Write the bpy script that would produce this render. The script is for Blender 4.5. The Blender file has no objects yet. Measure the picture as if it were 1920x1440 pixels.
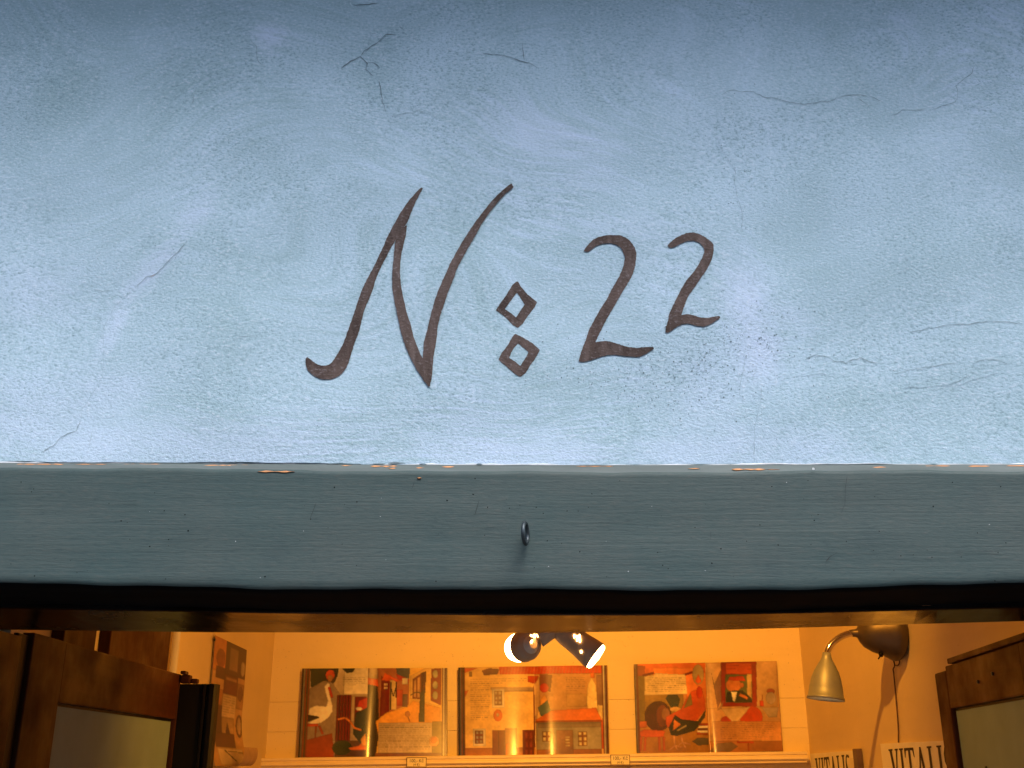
import bpy, math, random
import numpy as np
from mathutils import Vector, Matrix
random.seed(7); rng = np.random.default_rng(7)
C = bpy.context.scene.collection
sc = bpy.context.scene
R = math.radians

# ------------------------------------------------------------------ camera, sky, sun, exposure
K = 0.62                      # metres per layout unit
EYE = 1.55
F = 2000.0 / 1920.0           # focal length in image widths
PITCH = math.atan(720 / 2000)
cam_d = bpy.data.cameras.new('camera'); cam = bpy.data.objects.new('camera', cam_d); C.objects.link(cam)
cam_d.sensor_width = 36; cam_d.lens = 36 * F; cam_d.clip_start = 0.02; cam_d.clip_end = 500
cam.location = (0, 0, EYE); cam.rotation_euler = (R(90) + PITCH, 0, 0)
sc.camera = cam
SUN_EL, SUN_AZ = 58, 28        # high veiled sun, in front of the wall and to the right
w = bpy.data.worlds.new('World'); sc.world = w; w.use_nodes = True
nt = w.node_tree; bg = nt.nodes['Background']; sky = nt.nodes.new('ShaderNodeTexSky')
sky.sky_type = 'NISHITA'; sky.sun_disc = False; sky.sun_elevation = R(SUN_EL); sky.sun_rotation = R(180 - SUN_AZ)
sky.air_density = 1.0; sky.dust_density = 3.0; sky.ozone_density = 1.0
nt.links.new(sky.outputs[0], bg.inputs[0]); bg.inputs[1].default_value = 0.15
sd = bpy.data.lights.new('sun', 'SUN'); so = bpy.data.objects.new('sun', sd); C.objects.link(so)
sd.energy = 1.2; sd.angle = R(40); sd.color = (1, .97, .92)
so.location = (2, -3, 8)
sv = Vector((math.sin(R(SUN_AZ)) * math.cos(R(SUN_EL)), -math.cos(R(SUN_AZ)) * math.cos(R(SUN_EL)), math.sin(R(SUN_EL))))
so.rotation_euler = sv.to_track_quat('Z', 'Y').to_euler()
vs = sc.view_settings; vs.view_transform = 'Standard'; vs.look = 'None'; vs.gamma = 1; vs.use_curve_mapping = False
vs.exposure = 1.60
sc.cycles.max_bounces = 6; sc.cycles.diffuse_bounces = 4; sc.cycles.glossy_bounces = 3; sc.cycles.transmission_bounces = 2
LAMP = (1.0, .40, .040)         # tungsten light as the daylight-balanced picture sees it
E_SPOT, E_CEIL, E_WALL = 6.5, 48.0, 7.0

# ------------------------------------------------------------------ measuring helpers
ct, st = math.cos(PITCH), math.sin(PITCH)
def ray(px, py):
    a, b = (px - 960) / 2000, -(py - 720) / 2000
    return Vector((a, ct - b * st, st + b * ct))
def at(px, py, Y):
    d = ray(px, py); t = Y / d.y; return Vector((d.x * t, Y, EYE + d.z * t))
def at_x(px, py, X):
    d = ray(px, py); t = X / d.x; return Vector((X, d.y * t, EYE + d.z * t))
def at_z(px, py, Z):
    d = ray(px, py); t = (Z - EYE) / d.z; return Vector((d.x * t, d.y * t, Z))
def lerp_pts(pts, x):
    return float(np.interp(x, [p[0] for p in pts], [p[1] for p in pts]))

# ------------------------------------------------------------------ object helpers
def mesh_obj(name, verts, faces, mat, parent=None, smooth=False):
    me = bpy.data.meshes.new(name); me.from_pydata([tuple(v) for v in verts], [], faces); me.update()
    if smooth: me.polygons.foreach_set('use_smooth', [True] * len(me.polygons))
    o = bpy.data.objects.new(name, me); C.objects.link(o)
    if mat: me.materials.append(mat)
    if parent: o.parent = parent
    return o
def thing(name, label, cat, group=None):
    o = bpy.data.objects.new(name, None); C.objects.link(o); o.empty_display_size = .05
    return tag(o, label, cat, group)
def tag(o, label, cat=None, group=None):
    o['label'] = label
    if cat: o['category'] = cat
    if group: o['group'] = group
    return o
def struct(o): o['kind'] = 'structure'; return o
def boxgeo(x0, x1, y0, y1, z0, z1, b=0.0):
    if b <= 0:
        v = [(x, y, z) for x in (x0, x1) for y in (y0, y1) for z in (z0, z1)]
        return v, [(0, 1, 3, 2), (4, 6, 7, 5), (0, 4, 5, 1), (2, 3, 7, 6), (0, 2, 6, 4), (1, 5, 7, 3)]
    import bmesh
    bm = bmesh.new(); bmesh.ops.create_cube(bm, size=1)
    for v in bm.verts:
        v.co = Vector(((x0 + x1) / 2 + v.co.x * (x1 - x0), (y0 + y1) / 2 + v.co.y * (y1 - y0), (z0 + z1) / 2 + v.co.z * (z1 - z0)))
    bmesh.ops.bevel(bm, geom=list(bm.edges), offset=b, segments=2, affect='EDGES', profile=.6)
    bm.verts.index_update()
    r = [tuple(v.co) for v in bm.verts], [tuple(v.index for v in f.verts) for f in bm.faces]
    bm.free(); return r
def box(name, x0, x1, y0, y1, z0, z1, mat, parent=None, b=0.0):
    v, f = boxgeo(x0, x1, y0, y1, z0, z1, b); return mesh_obj(name, v, f, mat, parent)
def join(parts):
    V, Fc = [], []
    for v, f in parts:
        o = len(V); V += list(v); Fc += [tuple(i + o for i in q) for q in f]
    return V, Fc
def tubegeo(pts, rad, n=10, cap=True):
    pts = [Vector(p) for p in pts]; rad = rad if isinstance(rad, (list, tuple)) else [rad] * len(pts)
    V, Fc = [], []; up = None
    for i, p in enumerate(pts):
        t = (pts[min(i + 1, len(pts) - 1)] - pts[max(i - 1, 0)]).normalized()
        if up is None: up = t.orthogonal().normalized()
        up = (up - t * up.dot(t)).normalized(); s = t.cross(up)
        for k in range(n):
            a = 2 * math.pi * k / n; V.append(p + (up * math.cos(a) + s * math.sin(a)) * rad[i])
    for i in range(len(pts) - 1):
        for k in range(n):
            a, b = i * n + k, i * n + (k + 1) % n
            Fc.append((a, b, b + n, a + n))
    if cap: Fc.append(tuple(range(n - 1, -1, -1))); Fc.append(tuple((len(pts) - 1) * n + k for k in range(n)))
    return V, Fc
def lathegeo(prof, origin, axis, n=40):
    """prof: (distance along axis, radius)"""
    axis = Vector(axis).normalized(); u = axis.orthogonal().normalized(); s = axis.cross(u); origin = Vector(origin)
    V, Fc = [], []
    for (d, r) in prof:
        for k in range(n):
            a = 2 * math.pi * k / n; V.append(origin + axis * d + (u * math.cos(a) + s * math.sin(a)) * max(r, 1e-5))
    for i in range(len(prof) - 1):
        for k in range(n):
            a, b = i * n + k, i * n + (k + 1) % n
            Fc.append((a, b, b + n, a + n))
    return V, Fc
def smooth_path(P, n=6):
    P = [Vector(p) for p in P]; out = []
    for i in range(len(P) - 1):
        a, b, c, d = P[max(i - 1, 0)], P[i], P[i + 1], P[min(i + 2, len(P) - 1)]
        for k in range(n):
            t = k / n
            out.append(.5 * ((2 * b) + (c - a) * t + (2 * a - 5 * b + 4 * c - d) * t * t + (3 * b - a - 3 * c + d) * t ** 3))
    out.append(P[-1]); return out

# ------------------------------------------------------------------ materials
class NB:
    def __init__(s, name):
        s.m = bpy.data.materials.new(name); s.m.use_nodes = True; s.t = s.m.node_tree; s.n = s.t.nodes; s.l = s.t.links
        s.b = s.n['Principled BSDF']
    def add(s, typ, ins=None, **kw):
        n = s.n.new(typ)
        for k, v in kw.items(): setattr(n, k, v)
        for k, v in (ins or {}).items():
            if hasattr(v, 'is_output'): s.l.new(v, n.inputs[k])
            else: n.inputs[k].default_value = v
        return n
    def geo(s): return s.add('ShaderNodeNewGeometry').outputs['Position']
    def map(s, vec, scale=(1, 1, 1), rot=(0, 0, 0), loc=(0, 0, 0)):
        return s.add('ShaderNodeMapping', {'Vector': vec, 'Scale': scale, 'Rotation': rot, 'Location': loc}).outputs[0]
    def noise(s, vec, scale, detail=4, rough=.55, dist=0):
        return s.add('ShaderNodeTexNoise', {'Vector': vec, 'Scale': scale, 'Detail': detail, 'Roughness': rough, 'Distortion': dist})
    def ramp(s, f, a, b, lo=0, hi=1):
        return s.add('ShaderNodeMapRange', {'Value': f, 'From Min': a, 'From Max': b, 'To Min': lo, 'To Max': hi}).outputs[0]
    def math(s, op, a, b=0.0): return s.add('ShaderNodeMath', {0: a, 1: b}, operation=op).outputs[0]
    def mix(s, f, a, b, mode='MIX'):
        n = s.n.new('ShaderNodeMix'); n.data_type = 'RGBA'; n.blend_type = mode
        for i, v in ((0, f), (6, a), (7, b)):
            if hasattr(v, 'is_output'): s.l.new(v, n.inputs[i])
            else: n.inputs[i].default_value = (tuple(v) + (1,)) if isinstance(v, (tuple, list)) and len(v) == 3 else v
        return n.outputs[2]
    def attr(s, name): return s.add('ShaderNodeAttribute', attribute_name=name)
    def bump(s, h, strength, dist, normal=None):
        d = {'Height': h, 'Strength': strength, 'Distance': dist}
        if normal: d['Normal'] = normal
        return s.add('ShaderNodeBump', d).outputs[0]
    def out(s, col=None, rough=None, normal=None, **kw):
        for k, v in (('Base Color', col), ('Roughness', rough), ('Normal', normal)):
            if v is None: continue
            if hasattr(v, 'is_output'): s.l.new(v, s.b.inputs[k])
            else: s.b.inputs[k].default_value = tuple(v) + (1,) if k == 'Base Color' else v
        for k, v in kw.items(): s.b.inputs[k.replace('_', ' ')].default_value = v
        return s.m

def simple(name, col, rough=.6, var=.15, scale=30, stretch=(1, 1, 1), bump=.1, **kw):
    b = NB(name); P = b.map(b.geo(), stretch)
    n = b.noise(P, scale, 5); f = b.ramp(n.outputs[0], .3, .7)
    lo = tuple(c * (1 - var) for c in col); hi = tuple(min(1, c * (1 + var)) for c in col)
    n2 = b.noise(P, scale * 6, 3)
    return b.out(b.mix(f, lo, hi), rough, b.bump(n2.outputs[0], bump, .002), **kw)

def mat_plaster():
    b = NB('blue_limewash_plaster'); P = b.geo()
    wv = b.noise(P, 2.2, 1).outputs['Color']
    W = b.add('ShaderNodeVectorMath', {0: P, 1: b.add('ShaderNodeVectorMath', {0: wv, 'Scale': .6}, operation='SCALE').outputs[0]}, operation='ADD').outputs[0]
    teal, blue, lilac = (.288, .425, .485), (.428, .582, .712), (.510, .620, .815)
    big = b.noise(W, 3.6, 4, .65).outputs[0]
    st_ = b.noise(b.map(W, (11, 11, 210), (0, .10, 0)), 1.0, 4, .7).outputs[0]
    tl = b.attr('teal').outputs['Fac']; pt = b.attr('patch').outputs['Fac']
    # strokes of the brush show only where the wash was worked
    sw = b.ramp(b.noise(P, 3.1, 2).outputs[0], .40, .60, .30, 1.0)
    sv_ = b.math('MULTIPLY', b.ramp(st_, .25, .75, -.42, .42), sw)
    f = b.math('ADD', b.ramp(big, .22, .72), sv_)
    f = b.math('SUBTRACT', f, b.math('MULTIPLY', tl, .75))
    col = b.mix(b.ramp(f, -.1, 1.0), teal, blue)
    col = b.mix(b.ramp(b.math('ADD', b.math('ADD', pt, sv_), b.ramp(big, .3, .7, -.3, .25)), .15, 1, 0, .75), col, lilac)
    gz = b.noise(b.map(P, (1, 1, 1.5)), 250, 3, .65).outputs[0]
    gm = b.noise(P, 7, 2).outputs[0]
    pore = b.math('MULTIPLY', b.ramp(gz, .48, .31), b.ramp(gm, .35, .65, .35, 1.0))
    pore = b.math('MULTIPLY', pore, b.ramp(pt, 0, 1, 1, .5))
    col = b.mix(b.math('MULTIPLY', pore, .72), col, (.15, .245, .29))
    cr = b.math('MULTIPLY', b.ramp(gz, .55, .72), .5)
    col = b.mix(cr, col, (.62, .70, .80))
    h2 = b.bump(gz, .42, .0030)
    return b.out(col, .92, h2, Specular_IOR_Level=.12)

def mat_beam():
    b = NB('grey_green_beam_paint'); P = b.geo()
    g = b.noise(b.map(P, (7, 40, 210)), 1, 5, .7, .6).outputs[0]
    m = b.noise(P, 9, 3).outputs[0]
    col = b.mix(b.ramp(g, .25, .75), (.034, .065, .068), (.050, .080, .079))
    col = b.mix(b.ramp(m, .35, .7, 0, .6), col, (.062, .081, .078))
    gr = b.noise(b.map(P, (.42, 1, 2.0)), 250, 3, .7).outputs[0]
    col = b.mix(b.ramp(gr, .52, .75, 0, .45), col, (.088, .092, .086))
    col = b.mix(b.ramp(gr, .45, .28, 0, .6), col, (.025, .045, .052))
    sm = b.noise(b.map(P, (1, 1, .7)), 14, 3, .6).outputs[0]
    col = b.mix(b.ramp(sm, .60, .78, 0, .55), col, (.032, .056, .062))
    return b.out(col, .6, b.bump(gr, .18, .0014, b.bump(g, .25, .002)), Specular_IOR_Level=.3)

def mat_wood(name, a, c, rough=.35, axis='x', coat=0.0, spec=.5):
    b = NB(name); P = b.geo()
    s = {'x': (3, 60, 60), 'y': (60, 3, 60), 'z': (60, 60, 3)}[axis]
    W = b.noise(b.map(P, s), 1, 6, .6, .8).outputs[0]
    bl = b.noise(P, 12, 4).outputs[0]
    col = b.mix(b.ramp(W, .3, .7), a, c)
    col = b.mix(b.ramp(bl, .45, .75, 0, .5), col, tuple(x * .6 for x in a))
    n = b.bump(W, .2, .002)
    b.b.inputs['Coat Weight'].default_value = coat; b.b.inputs['Coat Roughness'].default_value = .12
    return b.out(col, b.ramp(bl, .3, .7, rough * .7, rough * 1.5), n, Specular_IOR_Level=spec)

def mat_ink():
    b = NB('brown_sign_paint'); P = b.geo()
    n = b.noise(P, 22, 4, .6).outputs[0]; n2 = b.noise(b.map(P, (110, 110, 16), (0, .5, 0)), 1, 3, .6).outputs[0]
    col = b.mix(b.ramp(n, .3, .7), (.056, .041, .036), (.110, .081, .073))
    col = b.mix(b.ramp(n2, .48, .8, 0, .55), col, (.185, .145, .135))
    gz = b.noise(b.map(P, (1, 1, 1.5)), 250, 3, .65).outputs[0]
    col = b.mix(b.ramp(gz, .56, .72, 0, .55), col, (.24, .22, .235))
    col = b.mix(b.ramp(gz, .42, .3, 0, .5), col, (.028, .019, .018))
    return b.out(col, .85, b.bump(gz, .40, .003), Specular_IOR_Level=.1)

def mat_innerwall(name, col):
    b = NB(name); P = b.geo()
    n = b.noise(P, 4, 5, .6).outputs[0]; st2 = b.noise(b.map(P, (2, 2, 26)), 1, 4).outputs[0]
    c = b.mix(b.ramp(n, .3, .7), tuple(x * .9 for x in col), col)
    c = b.mix(b.ramp(st2, .5, .75, 0, .3), c, tuple(x * .8 for x in col))
    sp = b.noise(P, 160, 2).outputs[0]
    c = b.mix(b.ramp(sp, .30, .24, 0, .6), c, (.3, .22, .15))
    nn = b.bump(b.noise(P, 60, 4).outputs[0], .15, .003)
    return b.out(c, .6, nn)

def mat_print(name, rough=.22, coat=.0):
    b = NB(name); a = b.attr('print').outputs['Color']; P = b.geo()
    n = b.noise(P, 180, 3).outputs[0]
    return b.out(b.mix(.10, a, b.mix(n, (.35, .35, .35), (.65, .65, .65)), 'OVERLAY'), rough, Specular_IOR_Level=.7, Coat_Weight=coat, Coat_Roughness=.16)

def mat_emit(name, col, s):
    b = NB(name); P = b.geo(); n = b.noise(P, 40, 2).outputs[0]
    c = b.mix(n, col, tuple(min(1, x * 1.05) for x in col))
    b.l.new(c, b.b.inputs['Emission Color']); b.b.inputs['Emission Strength'].default_value = s
    return b.out(c, .4)

M = dict(
    plaster=mat_plaster(), beam=mat_beam(), ink=mat_ink(),
    crack=simple('crack_grey', (.175, .24, .275), .95, .3, 200), crack2=simple('hairline_crack', (.30, .41, .49), .95, .3, 200),  # cracks and plaster gaps in flat teal-grey tones
    crack_deep=simple('deep_crack', (.115, .165, .195), .95, .3, 200),
    pit=simple('pit_grit', (.12, .18, .21), .95, .4, 90),
    chip=simple('bare_orange_wood', (.52, .24, .10), .8, .3, 120, (.3, 1, 3)),
    mortar=simple('pale_plaster_edge', (.55, .58, .62), .9, .2, 60),
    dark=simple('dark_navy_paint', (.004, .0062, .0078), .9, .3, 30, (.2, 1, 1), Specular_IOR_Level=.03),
    black=simple('black_door_paint', (.005, .0045, .0045), .5, .3, 20, (1, 1, .1), Specular_IOR_Level=.2),
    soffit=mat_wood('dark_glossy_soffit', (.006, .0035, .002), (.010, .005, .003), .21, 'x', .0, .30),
    door=mat_wood('brown_door_varnish', (.032, .0095, .0032), (.056, .0175, .0055), .5, 'y', 0, .15),
    doorv=mat_wood('brown_door_stile_varnish', (.031, .0092, .0032), (.055, .0170, .0055), .5, 'z', 0, .15),
    panel=simple('cream_door_panel', (.17, .232, .215), .7, .08, 14, bump=.05, Specular_IOR_Level=.2),
    inner=mat_innerwall('cream_inner_wall', (.76, .60, .33)), plank=mat_innerwall('cream_painted_plank', (.80, .64, .36)),
    ledge=simple('cream_ledge_paint', (.80, .66, .44), .35, .06, 25),
    metal=simple('dark_bronze_lamp', (.10, .075, .055), .42, .1, 30, Metallic=.5), silver=simple('grey_lamp_enamel', (.60, .47, .33), .34, .08, 30), 
    shade=simple('brushed_gold_shade', (.27, .285, .30), .5, .06, 50, Metallic=.4),
    chrome=simple('chrome_arm', (.75, .72, .68), .12, .05, 40, Metallic=1.0),
    iron=simple('dull_steel', (.05, .065, .075), .4, .4, 160, Metallic=.6),
    wire=simple('brown_flex', (.10, .05, .03), .6, .2, 60), pipe=simple('white_gloss_pipe', (.70, .66, .64), .15, .05, 10),
    card=simple('cream_card', (.80, .72, .50), .6, .05, 40), text=simple('black_print', (.02, .015, .012), .6, .2, 60),
    sign=simple('pale_sign_board', (.86, .80, .58), .5, .05, 20), cover=simple('dark_book_cover', (.10, .06, .05), .4, .3, 60),
    print=mat_print('printed_gloss_page', .26, 1.0), matte=mat_print('printed_matte_sheet', .5),
    bulb=mat_emit('lit_bulb', (1, .52, .20), 9), vent=mat_emit('lit_vent', (1, .52, .18), 7),
    reflector=simple('white_reflector', (.85, .8, .7), .3, .03, 20),
    sheet_back=simple('tan_paper', (.46, .30, .17), .6, .15, 40),
    scratch=simple('scratched_paint', (.014, .024, .028), .7, .3, 90),
    ground=simple('lane_cobbles', (.09, .085, .08), .85, .35, 14), floor=simple('shop_floor', (.16, .10, .06), .5, .25, 6),
    roof=simple('roof_tile', (.23, .10, .06), .8, .3, 14), eave=simple('eave_board', (.30, .205, .115), .8, .2, 20, (1, .2, 1)),
)

# ================================================================== SETTING: the lane and the room shell
YW = 1.8 * K                   # plaster face
YF = YW - .015                 # beam face
XL, XR = -1.04 * K, 1.14 * K   # door opening
YB = 5.5 * K; RXL, RXR = -1.20 * K, 1.452 * K; CEIL = 2.66
g = struct(box('lane_ground', -60, 60, -60, 60, -.2, 0, M['ground']))
struct(box('wall_across_lane', -14, 14, -3.4, -2.7, .001, 4.3, simple('grey_lane_render', (.30, .29, .27), .9, .2, 3)))  # unseen wall opposite, added and sized to block the low sky
g = struct(box('shop_floor', RXL, RXR, 1.10, YB, .002, .03, M['floor']))
struct(box('wall_left', RXL - .2, RXL, 1.45, YB + .2, .004, CEIL, M['inner']))
struct(box('wall_right', RXR, RXR + .2, 1.40, YB + .2, .004, CEIL, M['inner']))
struct(box('ceiling', RXL - .2, RXR + .2, 1.33, YB + .2, CEIL + .002, CEIL + .1, M['inner']))
wb = struct(box('wall_back', RXL - .001, RXR + .001, YB + .016, YB + .2, .004, CEIL + .001, M['inner']))
# boarded back wall: joints where the photograph shows them, gently rising to the right
jl = [at(500, 1200, YB).z * 0 + CEIL - .004, at(700, 1313, YB).z, at(700, 1369, YB).z]
while jl[-1] > .12: jl.append(jl[-1] - .175)
for i in range(len(jl) - 1):
    zt, zb = jl[i] - .0003, jl[i + 1] + .0003
    tilt = .006 if i < 4 else 0
    v, f = boxgeo(RXL - .02, RXR + .02, YB, YB + .012, zb, zt, .0007)
    v = [(x, y, z + (tilt * (x / .8) if (z < CEIL - .05) else 0)) for (x, y, z) in v]
    mesh_obj('plank', v, f, M['plank'], wb)

# ================================================================== THE HOUSE
house = thing('shop_house', 'small blue plastered shop house with painted number 22 above a grey timber lintel', 'house')

TOPE = [(-600, 866), (0, 868), (300, 869), (620, 871), (1000, 873), (1400, 872), (1920, 871), (2520, 869)]
CHB = [(-600, 877), (0, 879), (300, 882), (700, 885), (1100, 888), (1500, 886), (1920, 886), (2520, 884)]
BOT = [(-600, 1084), (0, 1097), (300, 1102), (480, 1105), (960, 1109), (1300, 1109), (1600, 1104), (1920, 1096), (2520, 1082)]
def wob(x, s, a): return a * (math.sin(x * s + 1.3) + .6 * math.sin(x * s * 2.7 + .4) + .4 * math.sin(x * s * 6.1))

# --- facade plaster: a gently uneven sheet with its own thickness
nx, nz = 300, 150
X0, X1, ZT = -2.2, 2.2, 3.06
xs = np.concatenate([np.linspace(X0, -.82, 20, endpoint=False), np.linspace(-.82, .82, nx - 40, endpoint=False), np.linspace(.82, X1, 20)])
def px_of(x, y, z):
    v = Vector((x, y, z - EYE)); d = v.y * ct + v.z * st
    return 960 + 2000 * v.x / d, 720 - 2000 * (-v.y * st + v.z * ct) / d
blobs_patch = [(505, 68, 34, 30, 0, 1.0), (1690, 30, 30, 22, 0, .45), (1030, 250, 130, 55, .15, .65), (1130, 300, 60, 120, .3, .4), (370, 400, 60, 28, -.8, .8), (290, 500, 110, 22, -.85, .9), (215, 610, 75, 18, -1.1, .8),
               (1400, 560, 42, 110, -.2, .85), (1425, 650, 40, 60, 0, .8), (40, 780, 260, 70, 0, .6), (420, 830, 400, 60, 0, .75), (1100, 850, 700, 50, 0, .7), (1000, 800, 300, 40, 0, .5), (1250, 760, 130, 70, 0, .6), (1560, 850, 300, 24, 0, .5),
               (1150, 430, 160, 45, .1, .5), (80, 560, 90, 60, -.3, .4), (1480, 590, 70, 30, .4, .5), (200, 740, 120, 60, 0, .5)]
blobs_teal = [(300, -20, 420, 110, 0, .55), (1000, -30, 420, 90, 0, .45), (1700, -20, 420, 110, 0, .55), (-20, 200, 130, 260, 0, .3), (1940, 200, 120, 260, 0, .3), (140, 180, 110, 60, -.2, .6), (330, 150, 220, 120, 0, .35), (700, 130, 60, 90, 0, .4), (870, 190, 90, 60, .2, .35), (880, 300, 70, 40, 0, .45), (430, 590, 90, 70, .3, .5), (380, 790, 70, 40, .4, .6), (1560, 160, 150, 70, .2, .4),  # large blobs across the top grey the wash for the eave's shading
              (1790, 150, 160, 60, .15, .45), (1850, 500, 200, 160, -.1, .25), (1640, 740, 200, 30, -.2, .5), (1330, 540, 40, 60, .2, .55), (960, 400, 90, 40, -.15, .4), (1520, 440, 80, 90, 0, .25), (870, 770, 90, 25, .1, .45), (1090, 35, 30, 20, 0, .5),
              (1880, 800, 120, 60, 0, .35), (1000, 450, 140, 25, .1, .3), (520, 520, 120, 60, .5, .3), (1850, 60, 110, 120, 0, .4), (1255, 130, 20, 20, 0, .6), (40, 60, 160, 110, 0, .35)]
V = []; pa = []; ta = []
def blobs(L, px, py):
    s = 0
    for (cx, cy, rx, ry, an, a) in L:
        dx, dy = px - cx, py - cy; c_, s_ = math.cos(an), math.sin(an)
        q = ((dx * c_ + dy * s_) / rx) ** 2 + ((-dx * s_ + dy * c_) / ry) ** 2
        if q < 9: s = max(s, .85 * a * math.exp(-q * .8))
    return s
for x in xs:
    p, _ = px_of(x, YW, 2.0)
    zb = at(p, lerp_pts(TOPE, p) - 1, YW).z + wob(x, 21, .0005)
    for j in range(nz):
        t = j / (nz - 1); z = zb + (ZT - zb) * t
        y = YW + wob(x * .7 + z * .5, 5.0, .0022) + wob(z * 1.1 - x * .3, 7.0, .0016)
        V.append((x, y, z)); P_ = px_of(x, y, z); pa.append(blobs(blobs_patch, *P_)); ta.append(blobs(blobs_teal, *P_))
F_ = [(i * nz + j, (i + 1) * nz + j, (i + 1) * nz + j + 1, i * nz + j + 1) for i in range(len(xs) - 1) for j in range(nz - 1)]
b0 = len(V); V += [(v[0], YW + .03, v[2]) for v in V[0:len(xs) * nz:nz]]; b1 = len(V); V += V[0:len(xs) * nz:nz]          # the plaster's lower lip, 3 cm deep
F_ += [(b1 + i, b0 + i, b0 + i + 1, b1 + i + 1) for i in range(len(xs) - 1)]
fac = mesh_obj('facade_wall', V, F_, M['plaster'], house, True)
for nm, dat in (('patch', pa), ('teal', ta)):
    at_ = fac.data.attributes.new(nm, 'FLOAT', 'POINT'); at_.data.foreach_set('value', dat + [0.0] * (len(V) - len(dat)))
tag(fac, 'light blue lime washed plaster with brushed swirls and fine cracks')
zbm = at(960, 873, YF).z; zbb = at(960, 1109, YF).z
box('wall_core', X0, X1, YW + .031, 2.15 * K, zbm + .02, ZT, M['plaster'], house)
box('pier', X0, XL - .012, YW + .003, 2.30 * K, .005, zbb - .03, M['plaster'], house)
box('pier', XR + .012, X1, YW + .003, 2.16 * K, .005, zbb - .03, M['plaster'], house)
box('pier', X0, -1.1, YW + .004, 2.14 * K, zbb - .03, zbm + .02, M['plaster'], house)
box('pier', 1.1, X1, YW + .004, 2.14 * K, zbb - .03, zbm + .02, M['plaster'], house)
# room front wall returns either side of the opening
box('inner_return', RXL - .15, XL - .013, 2.30 * K + .001, 2.33 * K + .02, .03, CEIL, M['inner'], house)
box('inner_return', XR + .013, RXR + .15, 2.16 * K + .001, 2.2 * K + .02, .03, CEIL, M['inner'], house)
# unseen roof, its deep eave over the lane set to shade the upper facade
EZ, EY = 2.86, YW - .46
rv = [(-2.4, EY, EZ), (2.4, EY, EZ), (2.4, 2.3, EZ + 1.5), (-2.4, 2.3, EZ + 1.5), (-2.4, 4.0, EZ), (2.4, 4.0, EZ)]
rv += [(x, y, z + .10) for (x, y, z) in rv]
mesh_obj('roof', rv, [(0, 3, 2, 1), (3, 4, 5, 2), (6, 7, 8, 9), (9, 8, 11, 10), (0, 1, 7, 6), (4, 10, 11, 5), (0, 6, 9, 3), (3, 9, 10, 4), (1, 2, 8, 7), (2, 5, 11, 8)], M['roof'], house)
box('eave_board', -2.35, 2.35, EY + .02, YW + .2, EZ - .025, EZ - .002, M['eave'], house)

# --- lintel beam
NC = 190; prof_rows = None; V = []; F_ = []
bx = np.linspace(-1.09, 1.09, NC)
for x in bx:
    p, _ = px_of(x, YF, 1.75)
    zt = at(p, lerp_pts(TOPE, p), YW).z; zc = at(p, lerp_pts(CHB, p), YF).z; zb = at(p, lerp_pts(BOT, p), YF).z
    zc += wob(x, 17, .0007); zb += wob(x, 13, .0009)
    yf = YF + wob(x, 4, .0007)
    col = [(YW + .03, zt + .004), (YW + .007, zt + .004), (YW - .004, zt - .0012), (yf + .0022, zc + .0022), (yf + .0004, zc + .0002), (yf, zc - .0018), (yf, zc - .0035)]
    for t in np.linspace(.1, .9, 7): col.append((yf + wob(x * 1.3 + t * 2, 6, .0004), zc + (zb - zc) * t))
    col += [(yf + .0002, zb + .006), (yf + .0018, zb + .0018), (yf + .006, zb), (yf + .02, zb - .0006), (2.00 * K, zb - .001), (2.00 * K + .03, zb - .001), (2.00 * K + .03, zt)]
    prof_rows = len(col); V += [(x, y, z) for (y, z) in col]
F_ = [(i * prof_rows + j, i * prof_rows + j + 1, (i + 1) * prof_rows + j + 1, (i + 1) * prof_rows + j) for i in range(NC - 1) for j in range(prof_rows - 1)]
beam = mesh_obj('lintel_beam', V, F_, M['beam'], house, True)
beam.data.materials.append(M['dark']); beam.data.materials.append(simple('skylit_beam_arris', (.088, .112, .110), .6, .25, 40, (.15, 1, 1)))  # chamfer coloured paler than the face to carry its skylight
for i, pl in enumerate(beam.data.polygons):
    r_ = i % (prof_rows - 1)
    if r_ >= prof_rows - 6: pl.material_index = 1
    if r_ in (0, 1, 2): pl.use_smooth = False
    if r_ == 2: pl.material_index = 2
V, F_ = tubegeo([(x, YW - .0015 + wob(x, 5, .0008), at(px_of(x, YW, 1.9)[0], lerp_pts(TOPE, px_of(x, YW, 1.9)[0]), YW).z + wob(x, 19, .0005)) for x in bx], [.0011 * random.uniform(.35, 1.5) for _ in bx], 6)
mesh_obj('joint_filler', V, F_, M['mortar'], beam, True)
tag(beam, 'grey green painted timber beam with chipped upper edge and dark underside')

# --- soffit board behind the beam: a shade lower, varnished, its rear edge out of true
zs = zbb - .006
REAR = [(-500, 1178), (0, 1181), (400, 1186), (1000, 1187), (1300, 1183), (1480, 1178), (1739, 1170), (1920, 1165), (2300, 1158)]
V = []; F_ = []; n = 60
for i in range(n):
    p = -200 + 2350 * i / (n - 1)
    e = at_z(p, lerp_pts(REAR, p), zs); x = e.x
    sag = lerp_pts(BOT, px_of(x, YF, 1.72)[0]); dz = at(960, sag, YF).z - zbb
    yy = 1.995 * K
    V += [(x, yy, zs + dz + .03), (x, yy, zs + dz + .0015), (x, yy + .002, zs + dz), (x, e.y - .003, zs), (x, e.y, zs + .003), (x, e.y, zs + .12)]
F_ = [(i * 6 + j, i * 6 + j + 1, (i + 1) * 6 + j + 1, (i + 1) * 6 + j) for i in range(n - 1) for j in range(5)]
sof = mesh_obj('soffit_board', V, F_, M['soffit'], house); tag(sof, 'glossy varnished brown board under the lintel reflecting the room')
box('inner_lintel', RXL - .1, RXR + .1, 1.30, 1.36, zs + .1, CEIL, M['inner'], house)

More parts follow.
